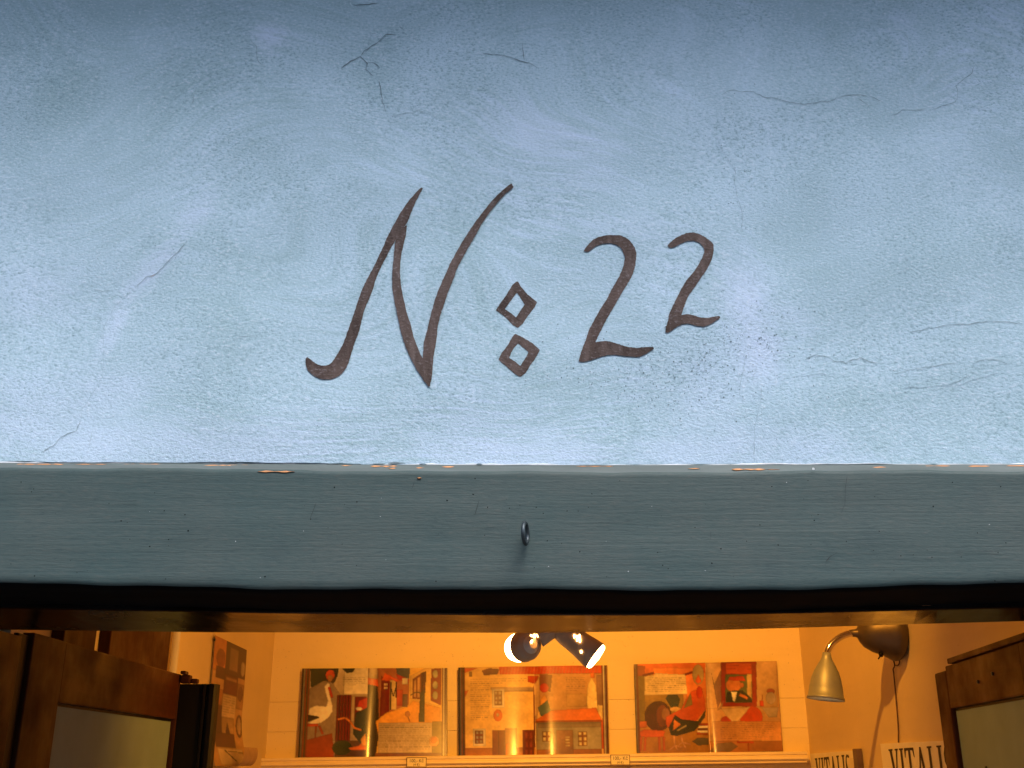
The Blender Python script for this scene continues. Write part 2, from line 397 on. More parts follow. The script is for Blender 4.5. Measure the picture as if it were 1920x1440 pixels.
# --- paint chips along the beam's upper edge and lower arris
def chip(x0, x1, y, h, Yp, mat, slant=0):
    n = max(3, int((x1 - x0) / 7)); up, dn = [], []
    for i in range(n + 1):
        t = i / n; e = random.choice((.15, .4, .7, .9, 1)) if 0 < t < 1 else 0
        px = x0 + (x1 - x0) * t; yy = y + slant * t
        y0_, y1_ = yy - h * e * random.uniform(.5, 1) / 2, yy + h * e * random.uniform(.4, 1) / 2
        up.append(at(px, y0_, Yp(px, y0_) if callable(Yp) else Yp)); dn.append(at(px, y1_, Yp(px, y1_) if callable(Yp) else Yp))
    return up + dn[::-1]
def cham(px, py):
    a, b = lerp_pts(TOPE, px), lerp_pts(CHB, px); t = min(1, max(0, (py - a) / (b - a)))
    return YW - .003 + (YF - YW + .003) * t - .0011
def edge_chip(x0, x1, y, h, mat='chip', Yp=None, slant=0):
    pts = chip(x0, x1, y, h, Yp or YF - .0016, mat, slant)
    front = [(p.x, p.y, p.z) for p in pts]; back = [(p.x, p.y + .0015, p.z) for p in pts]; n = len(pts)
    f = [tuple(range(n))] + [(i, i + n, (i + 1) % n + n, (i + 1) % n) for i in range(n)]
    return mesh_obj('paint_chip' if mat == 'chip' else 'plaster_gap', front + back, f, M[mat], beam)
for a in [(483, 552, 884, 4), (380, 470, 872.5, 2.6), (640, 660, 873, 2.5), (695, 745, 874, 4), (728, 742, 878, 4), (780, 796, 877, 7), (828, 852, 875, 4), (1290, 1312, 878.5, 3), (1372, 1436, 880, 4.5), (1438, 1462, 880, 2.5),
          (1636, 1705, 876, 3), (1700, 1782, 873.5, 2.6), (1815, 1856, 874, 4), (1886, 1935, 873.5, 3), (30, 120, 870.5, 2.4), (140, 200, 870.5, 2), (230, 300, 870.5, 2.2), (782, 790, 896, 3), (1080, 1150, 874, 1.8)]:
    edge_chip(*a, Yp=cham)
for a in [(612, 634, 869, 3), (660, 677, 870, 3), (698, 722, 869.5, 4), (728, 760, 868, 6), (786, 800, 870, 4), (893, 905, 870, 3.5), (440, 447, 866, 4)]:
    edge_chip(*a, mat='crack', Yp=YW - .0042)
for a in [(470, 498, 1137, 3), (670, 690, 1137, 3.2), (170, 190, 1131, 2), (1300, 1312, 1140, 2), (1540, 1556, 1136, 2.4), (1722, 1746, 1135, 2.2), (5, 25, 1126, 2), (35, 55, 1128, 2), (1380, 1392, 1141, 2), (300, 318, 1132, 2)]:
    edge_chip(*a, Yp=1.993 * K)

# --- scratches, dents, and spots on the beam face
def ribbon(name, P, wd, Yp, mat, parent, jit=.6):
    Q = []
    for i in range(len(P) - 1):
        a, b = Vector(P[i]), Vector(P[i + 1]); m = max(1, int((b - a).length / 6))
        for k in range(m): Q.append(a.lerp(b, k / m) + Vector((random.uniform(-jit, jit), random.uniform(-jit, jit))))
    Q.append(Vector(P[-1])); V = []; n = len(Q)
    for i, q in enumerate(Q):
        t = (Q[min(i + 1, n - 1)] - Q[max(i - 1, 0)]); t = t.normalized() if t.length else Vector((1, 0)); nrm = Vector((-t.y, t.x))
        ww = wd * random.uniform(.35, 1.0) * (.3 if i in (0, n - 1) else 1) / 2
        for s in (-1, 1):
            c = q + nrm * ww * s; V.append(at(c.x, c.y, Yp(c.x, c.y) if callable(Yp) else Yp))
    return mesh_obj(name, V, [(2 * i, 2 * i + 2, 2 * i + 3, 2 * i + 1) for i in range(n - 1)], mat, parent)
for P_, wd in [([(1588, 892), (1585, 920), (1584, 945), (1577, 962)], 1.6), ([(777, 902), (773, 915)], 2), ([(898, 938), (894, 952), (890, 966)], 1.8), ([(593, 942), (588, 955), (582, 970)], 1.6), ([(650, 951), (657, 954)], 4), ([(1674, 1001), (1682, 1001)], 2.4),
               ([(1570, 1036), (1556, 1044), (1548, 1053)], 3), ([(1332, 995), (1333, 1012)], 1.6), ([(444, 942), (455, 942)], 2), ([(965, 1003), (978, 1005)], 2), ([(1772, 896), (1777, 897)], 3), ([(700, 1085), (705, 1086)], 3), ([(804, 1092), (808, 1093)], 3.5),
               ([(1104, 888), (1105, 893)], 2), ([(950, 960), (951, 963)], 3), ([(1460, 962), (1472, 963)], 1.4), ([(220, 940), (260, 939)], 1.2), ([(1790, 1035), (1880, 1034)], 1.2), ([(300, 1015), (380, 1016)], 1), ([(1110, 980), (1190, 978)], 1.2)]:
    ribbon('scratch', P_, wd * .85, YF - .0022, M['scratch'], beam, .3)
def dots(name, L, Yp, mat, parent, seg=6):
    V, Fc = [], []
    for (px, py, r) in L:
        c = at(px, py, Yp(px, py) if callable(Yp) else Yp); rr = r * c.y / 2000 * 1.05; o = len(V); a0 = random.uniform(0, 6); el = random.uniform(.6, 1.3)
        for k in range(seg):
            a = a0 + 2 * math.pi * k / seg; q = rr * random.uniform(.6, 1.2); V.append((c.x + q * el * math.cos(a), c.y, c.z + q * math.sin(a)))
        Fc.append(tuple(range(o, o + seg)))
    o = mesh_obj(name, V, Fc, mat, parent); o['kind'] = 'stuff'; return o
dots('paint_speck', [(random.uniform(0, 1920), random.uniform(895, 1090), random.uniform(.4, 1.0)) for _ in range(14)] + [(1525, 879, 3)], YF - .002, M['mortar'], beam)
dots('dent', [(random.uniform(0, 1920), random.uniform(895, 1090), random.uniform(.5, 1.6)) for _ in range(110)], YF - .002, M['dark'], beam)

# --- screw eye in the middle of the beam
ec = at(985, 1000, YF - .016); V, F_ = [], []
RR, rr = .0108, .0021; n1, n2 = 28, 10; ang = R(77)
for i in range(n1):
    a = 2 * math.pi * i / n1
    for j in range(n2):
        b_ = 2 * math.pi * j / n2; q = RR + rr * math.cos(b_)
        lx, ly, lz = q * math.cos(a), rr * math.sin(b_), q * math.sin(a)
        V.append((ec.x + lx * math.cos(ang) - ly * math.sin(ang), ec.y + lx * math.sin(ang) + ly * math.cos(ang), ec.z + lz))
for i in range(n1):
    for j in range(n2):
        F_.append((i * n2 + j, ((i + 1) % n1) * n2 + j, ((i + 1) % n1) * n2 + (j + 1) % n2, i * n2 + (j + 1) % n2))
eye = join([(V, F_), tubegeo([(ec.x + .002, ec.y + .0105, ec.z), (ec.x + .003, YF + .01, ec.z)], [.0022, .0024], 10)])
tag(mesh_obj('screw_eye', *eye, M['iron'], beam, True), 'dull steel screw eye standing out of the middle of the beam')

# --- cracks and pits in the plaster
def wy(px, py):
    q = at(px, py, YW); x, z = q.x, q.z
    return YW + wob(x * .7 + z * .5, 5.0, .0022) + wob(z * 1.1 - x * .3, 7.0, .0016) - .0007
T1 = (0, 0); T2 = (640, 0); T3 = (1280, 0); T4 = (0, 440); T5 = (1280, 440)
CR = [(T1, [(1310, 15), (1360, 30), (1385, 60), (1400, 105), (1410, 145)], 1.4, 1), (T1, [(1405, 215), (1440, 260), (1447, 320), (1450, 345), (1490, 370)], 1.8, 0), (T1, [(1130, 440), (1200, 435), (1250, 425), (1340, 430), (1410, 437)], 1.6, 1), (T1, [(1100, 500), (1088, 545), (1085, 565), (1075, 590)], 2, 0),
      (T1, [(490, 815), (570, 790), (650, 780)], 1.6, 1), (T1, [(1350, 950), (1320, 990), (1290, 1030)], 1.8, 1), (T1, [(600, 400), (700, 408), (790, 412)], 1.2, 1),
      (T2, [(0, 385), (50, 345), (105, 320), (130, 340), (145, 355), (135, 390), (180, 428)], 2.3, 0), (T2, [(145, 355), (180, 350), (215, 380)], 2.2, 0), (T2, [(110, 315), (130, 285), (210, 235), (250, 195), (300, 195)], 2.0, 0), (T2, [(60, 25), (130, 28), (200, 18)], 2, 0), (T2, [(325, 145), (355, 168)], 2.2, 0),
      (T2, [(213, 460), (225, 530), (230, 575), (243, 595), (247, 625)], 2.2, 0), (T2, [(270, 655), (400, 628), (430, 623), (500, 640), (540, 660)], 1.4, 1), (T2, [(800, 300), (860, 305), (930, 313), (970, 328), (1005, 343), (1040, 350), (1080, 365), (1105, 382)], 1.9, 0), (T2, [(1022, 245), (1020, 290), (1030, 340)], 1.6, 0), (T2, [(160, 190), (195, 187)], 2.4, 0), (T2, [(1840, 530), (1900, 540)], 1.4, 1), (T2, [(540, 300), (590, 295)], 1.2, 1),
      (T3, [(220, 530), (270, 505), (330, 515), (400, 515), (450, 545), (520, 553), (600, 573), (680, 587), (740, 580), (780, 568), (815, 575), (870, 550), (930, 535), (1000, 530), (1060, 545), (1120, 570)], 1.8, 0), (T3, [(985, 550), (1030, 580), (1052, 612)], 1.6, 0), (T3, [(1170, 650), (1205, 640), (1235, 620), (1360, 618)], 1.7, 0),
      (T3, [(1410, 620), (1460, 595), (1530, 575), (1545, 555), (1547, 510), (1535, 485), (1570, 455), (1625, 410), (1640, 370)], 1.9, 0), (T3, [(1550, 560), (1620, 598), (1720, 625)], 1.3, 1), (T3, [(195, 770), (215, 830), (260, 910), (295, 950), (293, 1030), (305, 1090), (320, 1140), (335, 1210), (335, 1300)], 1.9, 1), (T3, [(1245, 185), (1270, 230), (1275, 300)], 2.6, 1), (T3, [(757, 660), (755, 800)], 1.4, 1), (T3, [(1880, 730), (1890, 770)], 2, 1),
      (T3, [(1115, 110), (1130, 70), (1180, 40), (1230, 45), (1265, 80)], 1.4, 1),
      (T4, [(1055, 30), (1020, 75), (980, 115), (930, 165), (900, 200), (865, 230), (825, 238), (790, 270), (760, 300)], 2.1, 0), (T4, [(760, 300), (700, 350), (650, 400), (600, 490), (580, 530), (585, 680), (575, 800), (540, 860), (500, 930), (460, 980), (455, 1040)], 1.4, 1), (T4, [(455, 1040), (430, 1100), (345, 1135), (300, 1185), (235, 1222)], 2.0, 0), (T4, [(530, 310), (575, 318), (620, 315)], 1.6, 0), (T4, [(1335, 575), (1440, 570)], 1.5, 0), (T4, [(900, 95), (960, 102), (1020, 100)], 1.4, 1), (T4, [(530, 450), (560, 470), (580, 500)], 1.8, 1), (T4, [(520, 1100), (500, 1200)], 1.4, 1),
      (T5, [(1280, 548), (1380, 530), (1480, 508), (1600, 503), (1720, 485), (1800, 488), (1910, 500)], 1.9, 0), (T5, [(690, 700), (750, 675), (820, 690), (855, 710), (920, 720), (1000, 690), (1060, 715), (1110, 722)], 2.2, 0), (T5, [(1195, 780), (1300, 755), (1400, 740), (1550, 718)], 1.7, 0), (T5, [(1490, 848), (1560, 820), (1610, 790)], 2, 0), (T5, [(1630, 725), (1700, 700), (1770, 705), (1840, 730)], 1.7, 0),
      (T5, [(350, 690), (345, 730), (320, 870), (320, 900), (345, 920)], 1.7, 1), (T5, [(445, 850), (438, 920), (430, 980), (405, 1080), (402, 1280)], 1.8, 1), (T5, [(1280, 1105), (1330, 1150), (1360, 1180), (1375, 1270)], 1.6, 1), (T5, [(1240, 90), (1255, 140), (1280, 180), (1200, 220)], 1.6, 1), (T5, [(1215, 985), (1230, 1010), (1235, 1060)], 1.4, 1), (T5, [(1250, 860), (1400, 850), (1560, 845), (1680, 800), (1780, 775)], 2.4, 1), (T5, [(580, 20), (585, 90)], 1.4, 1), (T5, [(620, 790), (700, 790), (800, 780)], 2, 1)]
for (ox, oy), P_, wd, kind in CR:
    ribbon('crack', [(x / 3 + ox, y / 3 + oy) for x, y in P_], wd * (.8 if ox == 640 else .58), wy, M['crack2' if kind else ('crack_deep' if ox == 640 else 'crack')], fac, 1.0)
ribbon('crack_crumb', [(283, 519), (290, 515)], 3.2, lambda a, b: wy(a, b) - .0006, M['chip'], fac)
PT = []
for (cx, cy, sx, sy, n, r) in [(1420, 640, 90, 34, 170, 1.4), (1300, 700, 90, 45, 260, 1.4), (1400, 290, 45, 70, 120, 1.1), (1450, 360, 90, 60, 160, .9), (1180, 690, 110, 40, 200, 1.2), (1640, 640, 80, 30, 60, 1.0), (700, 170, 70, 60, 130, .8), (400, 300, 130, 80, 160, .8), (250, 560, 140, 80, 200, .9),
                               (960, 560, 260, 160, 320, .7), (1000, 250, 250, 120, 200, .6), (1640, 350, 160, 90, 200, .7), (480, 780, 180, 40, 160, .8), (800, 760, 200, 50, 200, .8), (1500, 770, 200, 50, 130, .9), (150, 250, 140, 120, 120, .7), (600, 420, 160, 110, 160, .7), (960, 430, 700, 320, 700, .6)]:
    for _ in range(n):
        x, y = random.gauss(cx, sx), random.gauss(cy, sy)
        if -80 < x < 2000 and -80 < y < 860: PT.append((x, y, r * random.choice((.5, .7, .8, 1, 1.3)) * .9))
dots('plaster_pit', PT, wy, M['pit'], fac, 6)

# --- the painted number
def closed_smooth(P, n=6, jit=.45):
    P = [Vector(p) for p in P]; m = len(P); out = []
    for i in range(m):
        a, b, c, d = P[i - 1], P[i], P[(i + 1) % m], P[(i + 2) % m]
        for k in range(n):
            t = k / n; q = .5 * ((2 * b) + (c - a) * t * .9 + (2 * a - 5 * b + 4 * c - d) * t * t * .9 + (3 * b - a - 3 * c + d) * t ** 3 * .9) if n > 1 else b
            q = b.lerp(c, t) * .25 + q * .75
            out.append(q + Vector((random.uniform(-jit, jit), random.uniform(-jit, jit))))
    return out
zoomN = lambda P: [(560 + x * .28475, 330 + y * .28475) for x, y in P]
zoom2 = lambda P: [(900 + x * .2448, 420 + y * .2448) for x, y in P]
def painted(P, lift, label=None, parent=None):
    Q = closed_smooth(P); V = [at(q.x, q.y, wy(q.x, q.y) - .0003 - lift * .6) for q in Q]
    import bmesh
    bm = bmesh.new(); bm.faces.new([bm.verts.new(v) for v in V]); bm.normal_update()
    bmesh.ops.triangulate(bm, faces=bm.faces[:], ngon_method='BEAUTY'); bm.verts.index_update()
    r = [tuple(v.co) for v in bm.verts], [tuple(v.index for v in f.verts) for f in bm.faces]
    bm.free(); return r
S1 = [(808, 76), (795, 85), (735, 150), (680, 225), (620, 330), (580, 410), (545, 490), (500, 585), (460, 660), (420, 740), (385, 840), (350, 945), (320, 1030), (290, 1110), (250, 1180), (220, 1225), (190, 1245), (150, 1248), (110, 1232), (75, 1205), (55, 1192), (45, 1210), (47, 1245), (65, 1285), (105, 1320), (160, 1338), (210, 1338), (260, 1320), (295, 1290), (325, 1240), (345, 1175), (370, 1095), (395, 1030), (412, 970), (425, 905), (450, 840), (480, 770), (505, 690), (530, 625), (570, 545), (610, 470), (636, 425), (660, 385), (690, 340), (718, 300), (737, 250), (767, 180), (802, 110), (818, 82)]
S2 = [(652, 375), (690, 338), (712, 325), (704, 400), (690, 450), (675, 530), (668, 620), (672, 700), (690, 800), (710, 890), (735, 970), (755, 1050), (780, 1120), (805, 1180), (828, 1225), (850, 1300), (858, 1380), (840, 1368), (790, 1295), (735, 1195), (695, 1100), (670, 1010), (650, 920), (630, 820), (617, 740), (615, 660), (620, 580), (628, 500), (636, 425)]
S3 = [(1398, 50), (1340, 95), (1270, 165), (1210, 240), (1150, 320), (1095, 405), (1050, 480), (1000, 570), (960, 660), (920, 750), (890, 840), (865, 930), (845, 1020), (825, 1095), (816, 1200), (800, 1250), (815, 1320), (842, 1370), (862, 1388), (878, 1320), (885, 1220), (895, 1150), (908, 1080), (915, 1000), (935, 910), (960, 840), (985, 760), (1015, 690), (1045, 605), (1085, 530), (1120, 465), (1170, 380), (1215, 300), (1260, 235), (1310, 175), (1370, 110), (1414, 76), (1408, 62)]
A2 = [(795, 205), (820, 170), (860, 125), (910, 98), (985, 85), (1060, 85), (1110, 100), (1150, 130), (1180, 170), (1198, 220), (1195, 280), (1185, 340), (1160, 405), (1130, 460), (1090, 520), (1050, 590), (1010, 660), (970, 730), (930, 810), (900, 870), (885, 905), (930, 897), (985, 898), (1050, 915), (1120, 938), (1200, 948), (1260, 942), (1320, 940), (1333, 955), (1300, 975), (1260, 1000), (1210, 1018), (1140, 1015), (1060, 1005), (985, 1003), (920, 1020), (860, 1040), (800, 1055), (757, 1050), (765, 1015), (785, 950), (810, 890), (835, 810), (875, 735), (920, 655), (970, 575), (1010, 500), (1050, 430), (1080, 370), (1100, 310), (1110, 255), (1098, 220), (1080, 185), (1045, 160), (1000, 148), (950, 150), (900, 165), (860, 190), (830, 213)]
B2 = [(1437, 165), (1470, 130), (1520, 95), (1580, 70), (1640, 65), (1700, 85), (1750, 118), (1785, 150), (1790, 200), (1780, 255), (1755, 315), (1720, 375), (1680, 430), (1640, 490), (1600, 545), (1575, 600), (1555, 660), (1545, 695), (1590, 690), (1640, 700), (1690, 715), (1740, 718), (1790, 710), (1830, 705), (1840, 718), (1800, 745), (1760, 770), (1720, 785), (1660, 780), (1610, 765), (1560, 765), (1510, 785), (1470, 815), (1440, 832), (1422, 828), (1425, 790), (1440, 740), (1448, 690), (1470, 640), (1500, 580), (1535, 510), (1575, 440), (1620, 385), (1665, 325), (1700, 260), (1718, 210), (1708, 175), (1680, 145), (1640, 128), (1590, 130), (1540, 150), (1490, 175), (1455, 183)]
tag(mesh_obj('painted_letter', *join([painted(zoomN(S1), 0), painted(zoomN(S2), .0004), painted(zoomN(S3), .0008)]), M['ink'], fac), 'hand painted brown letter N')
tag(mesh_obj('painted_numeral', *painted(zoom2(A2), 0), M['ink'], fac), 'larger lower hand painted brown figure 2')
tag(mesh_obj('painted_numeral', *painted(zoom2(B2), 0), M['ink'], fac), 'smaller raised hand painted brown figure 2')
def diamond(o, i):
    o, i = zoom2(o), zoom2(i); c = Vector((sum(p[0] for p in i) / len(i), sum(p[1] for p in i) / len(i)))
    def rad(P, a):
        d = Vector((math.cos(a), math.sin(a))); best = 0
        for k in range(len(P)):
            p, q = Vector(P[k]) - c, Vector(P[(k + 1) % len(P)]) - c; e = q - p; den = d.x * e.y - d.y * e.x
            if abs(den) < 1e-9: continue
            t = (p.x * e.y - p.y * e.x) / den; u = (p.x * d.y - p.y * d.x) / den
            if t > 0 and -1e-6 <= u <= 1 + 1e-6: best = max(best, t)
        return best
    n = 96; V = []
    for k in range(n):
        a = 2 * math.pi * k / n
        for P, sc_ in ((o, 1.0), (i, 1.10)):
            q = c + Vector((math.cos(a), math.sin(a))) * (rad(P, a) * sc_ + random.uniform(-.35, .35)); V.append(at(q.x, q.y, wy(q.x, q.y) + .0002))
    return V, [(2 * k, 2 * k + 1, (2 * k + 3) % (2 * n), (2 * k + 2) % (2 * n)) for k in range(n)]
D1 = ([(288, 433), (310, 475), (360, 535), (438, 600), (420, 635), (370, 700), (330, 760), (288, 797), (250, 770), (190, 710), (120, 660), (150, 615), (200, 545), (245, 470)], [(282, 533), (300, 560), (335, 618), (312, 650), (275, 707), (245, 680), (198, 648), (225, 610), (255, 570)])
D2 = ([(270, 840), (320, 865), (400, 910), (460, 965), (430, 1020), (390, 1075), (350, 1140), (308, 1172), (270, 1150), (200, 1090), (140, 1040), (165, 990), (215, 925), (250, 860)], [(293, 922), (320, 945), (365, 982), (345, 1020), (307, 1078), (275, 1050), (230, 1022), (245, 985), (265, 950)])
tag(mesh_obj('painted_diamond', *diamond(*D1), M['ink'], fac), 'upper hollow diamond of the painted colon')
tag(mesh_obj('painted_diamond', *diamond(*D2), M['ink'], fac), 'lower hollow diamond of the painted colon')

# --- door jambs and the two door leaves, both swung inward
zdt = EYE + .278 * K
box('door_jamb', XL - .011, XL, YW + .02, 2.315 * K, .004, zs - .001, M['doorv'], house, .002)
box('hinge_shadow_post', XL - .03, XL - .006, 2.317 * K, 2.369 * K, .03, zs + .004, M['black'], house, .002)  # recessed strip, its black standing in for the shadowed hinge gap
box('door_jamb', XR, XR + .011, YW + .02, 2.16 * K, .004, zs - .001, M['doorv'], house, .002)
def leaf(label, hinge, ang, L, zt, side, stile, rail, y0p, y1p, zp):
    """built along +Y from the hinge, face on side (+1: faces +X); then swung"""
    ld = bpy.data.objects.new('door_leaf', None); C.objects.link(ld); ld.parent = house
    ld.location = hinge; ld.rotation_euler = (0, 0, ang); tag(ld, label); ld.empty_display_size = .05
    th = .034; xa, xb = (-th, 0) if side > 0 else (0, th)
    z0 = .035
    box('stile', xa, xb, 0, y0p, z0, zt, M['doorv'], ld, .0025)
    box('stile', xa, xb, y1p, L, z0, zt - (.007 if side < 0 else 0), M['doorv'], ld, .004)
    box('rail', xa + .0004 , xb - .0008, y0p + .0003, y1p - .0003, zp, zt - .0005, M['door'], ld, .0025)
    box('rail', xa + .0004, xb - .0008, y0p + .0003, y1p - .0003, .80, .93, M['door'], ld, .0025)
    box('rail', xa + .0004, xb - .0008, y0p + .0003, y1p - .0003, z0, .22, M['door'], ld, .0025)
    xf = xb - .009 if side > 0 else xa + .009
    box('panel', min(xf, xf - side * .010), max(xf, xf - side * .010), y0p + .0005, y1p - .0005, .93, zp, M['panel'], ld)
    box('panel', min(xf, xf - side * .010), max(xf, xf - side * .010), y0p + .0005, y1p - .0005, .22, .80, M['panel'], ld)
    # thin black bead along the upper panel's top and hinge edges
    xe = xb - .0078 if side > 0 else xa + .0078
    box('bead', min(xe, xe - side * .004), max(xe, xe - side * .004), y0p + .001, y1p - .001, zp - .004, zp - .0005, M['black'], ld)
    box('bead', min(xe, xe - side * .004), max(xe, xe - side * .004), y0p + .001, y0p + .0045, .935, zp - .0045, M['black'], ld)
    return ld
LL = leaf('brown left door leaf with cream panel, swung into the shop', (XL, 2.372 * K, 0), 0, 1.10 * K, zdt, 1, .11, .085,   .178 * K, 1.083 * K, EYE + .141 * K)
mesh_obj('nail', *tubegeo([(-.012, .62 * K, EYE - .013 * K), (.004, .615 * K, EYE - .018 * K), (.009, .66 * K, EYE - .008 * K)], .0013, 6), M['iron'], LL)
# moulded black astragal closing the free edge
ya = 3.462 * K - 2.372 * K; zta = EYE + .2475 * K
pr = [(0, 0), (.046, 0), (.048, -.004), (.052, -.004), (.053, .003), (.058, .003), (.060, -.005), (.068, -.005), (.072, 0), (.073, .02), (0, .02)]
V = [(x, ya + y, z) for z in (.035, zta) for (x, y) in pr]; n = len(pr)
mesh_obj('astragal', V, [tuple(range(n - 1, -1, -1)), tuple(range(n, 2 * n))] + [(i, (i + 1) % n, (i + 1) % n + n, i + n) for i in range(n)], M['black'], LL)
mesh_obj('cap_moulding', *join([boxgeo(.0005, .020, ya - .006, ya + .012, zta + .001, zta + .017, .003), boxgeo(.0205, .034, ya - .003, ya + .012, zta + .001, zta + .010, .003), boxgeo(.002, .012, ya - .012, ya + .01, zta + .0175, zta + .024, .002)]), M['doorv'], LL)
def bx2(ld, n, a): return box(n, *a, M['black'], ld, .001)
bx2(LL, 'hinge', (-.002, .003, .002, .03, 1.25, 1.33)); bx2(LL, 'hinge', (-.002, .003, .002, .03, .4, .48))
LR = leaf('brown right door leaf with cream panel and stepped top edge, swung into the shop', (1.1349 * K, 2.372 * K, 0), -math.atan(.104), .815 * K, EYE + .268 * K, -1, .11, .085, .10 * K, .70 * K, EYE + .1535 * K)
box('cap_moulding', -.004, .03, 0, .648 * K, EYE + .2683 * K, EYE + .283 * K, M['door'], LR, .002)
bx2(LR, 'hinge', (-.003, .002, .002, .03, 1.25, 1.33)); bx2(LR, 'hinge', (-.003, .002, .002, .03, .4, .48))
for (yy, zz) in ((.30 * K, EYE + .215 * K), (.42 * K, EYE + .205 * K), (.50 * K, EYE - .0 * K)):
    mesh_obj('nail', *lathegeo([(0, 0), (0, .003), (.002, .0028), (.003, .0001)], (-.0003 if zz > EYE + .1 * K else .0088, yy, zz), (-1, 0, 0), 10), M['iron'], LR)

# ================================================================== PRINTED SHEETS: tiny painter on a vertex grid
class Canvas:
    def __init__(s, W, H, fmap, base):
        s.W, s.H, s.f = W, H, fmap; s.a = np.zeros((H, W, 3)); s.a[:] = base
        s.X, s.Y = np.meshgrid(np.arange(W), np.arange(H))
    def pts(s, P): return [(s.f(x, y)[0] * (s.W - 1), s.f(x, y)[1] * (s.H - 1)) for x, y in P]
    def fill(s, m, c, al=1.0): s.a[m] = s.a[m] * (1 - al) + np.array(c) * al
    def mask(s, P):
        m = np.zeros((s.H, s.W), bool); n = len(P)
        for i in range(n):
            (x0, y0), (x1, y1) = P[i], P[(i + 1) % n]
            if y0 == y1: continue
            cnd = ((y0 > s.Y) != (y1 > s.Y)); m ^= cnd & (s.X < (x1 - x0) * (s.Y - y0) / (y1 - y0) + x0)
        return m
    def poly(s, P, c, al=1.0):
        m = s.mask(s.pts(P))
        if al < 1 or m.sum() < 14: return s.fill(m, c, al)
        ys, xs_ = np.nonzero(m); t = ((xs_ - xs_.min()) / max(1, np.ptp(xs_)) + (ys - ys.min()) / max(1, np.ptp(ys))) / 2
        a0 = random.choice((-1, 1)) * .22; s.a[ys, xs_] = np.array(c) * (1 + a0 * (t - .5) * 2)[:, None]
        er = m.copy(); er[1:-1, 1:-1] = m[1:-1, 1:-1] & m[:-2, 1:-1] & m[2:, 1:-1] & m[1:-1, :-2] & m[1:-1, 2:]
        ed = m & ~er; s.a[ed] *= .72
    def rect(s, x0, y0, x1, y1, c, al=1.0): s.poly([(x0, y0), (x1, y0), (x1, y1), (x0, y1)], c, al)
    def ell(s, cx, cy, rx, ry, c, al=1.0): s.poly([(cx + rx * math.cos(a), cy + ry * math.sin(a)) for a in np.linspace(0, 2 * math.pi, 28, endpoint=False)], c, al)
    def line(s, P, wd, c, al=1.0):
        for (x0, y0), (x1, y1) in zip(P[:-1], P[1:]):
            d = math.hypot(x1 - x0, y1 - y0) or 1; nx_, ny_ = -(y1 - y0) / d * wd / 2, (x1 - x0) / d * wd / 2
            s.poly([(x0 + nx_, y0 + ny_), (x1 + nx_, y1 + ny_), (x1 - nx_, y1 - ny_), (x0 - nx_, y0 - ny_)], c, al)
    def text(s, x0, y0, x1, y1, rows, c=(.16, .13, .1)):
        for i in range(rows):
            y = y0 + (y1 - y0) * (i + .5) / rows; x = x0; h = (y1 - y0) / rows * .36
            xe = x1 if i < rows - 1 else x0 + (x1 - x0) * .6
            while x < xe - 12:
                wl = random.uniform(14, 48); s.rect(x, y - h / 2, min(x + wl, xe), y + h / 2, c, random.uniform(.35, .6)); x += wl + 9
    def grade(s, amt=.1):
        for st_, am in ((18, .06), (7, .05), (3, .05)):
            g_ = rng.normal(0, 1, (s.H // st_ + 3, s.W // st_ + 3)); yy, xx = s.Y / st_, s.X / st_; y0, x0 = yy.astype(int), xx.astype(int); fy, fx = yy - y0, xx - x0
            fy, fx = fy * fy * (3 - 2 * fy), fx * fx * (3 - 2 * fx)
            n = g_[y0, x0] * (1 - fx) * (1 - fy) + g_[y0, x0 + 1] * fx * (1 - fy) + g_[y0 + 1, x0] * (1 - fx) * fy + g_[y0 + 1, x0 + 1] * fx * fy
            s.a *= (1 + am * n)[..., None]
        s.a = np.clip(s.a, .005, .95)
    def blur(s):
        b = s.a.copy(); b[1:-1, 1:-1] = (s.a[1:-1, 1:-1] * 4 + s.a[:-2, 1:-1] + s.a[2:, 1:-1] + s.a[1:-1, :-2] + s.a[1:-1, 2:]) / 8; s.a = b
def sheet(name, cv, fpos, mat, parent, u0=0.0, u1=1.0):
    i0, i1 = int(round(u0 * (cv.W - 1))), int(round(u1 * (cv.W - 1))); wd = i1 - i0 + 1
    V = [fpos(i / (cv.W - 1), j / (cv.H - 1)) for j in range(cv.H) for i in range(i0, i1 + 1)]
    Fc = [(j * wd + i, (j + 1) * wd + i, (j + 1) * wd + i + 1, j * wd + i + 1) for j in range(cv.H - 1) for i in range(wd - 1)]
    o = mesh_obj(name, V, Fc, mat, parent, True)
    ca = o.data.attributes.new('print', 'FLOAT_COLOR', 'POINT')
    col = np.ones((cv.H, wd, 4)); col[..., :3] = cv.a[:, i0:i1 + 1]; col[..., :3] = .88 * col[..., :3] ** 1.3; ca.data.foreach_set('color', col.ravel())
    return o

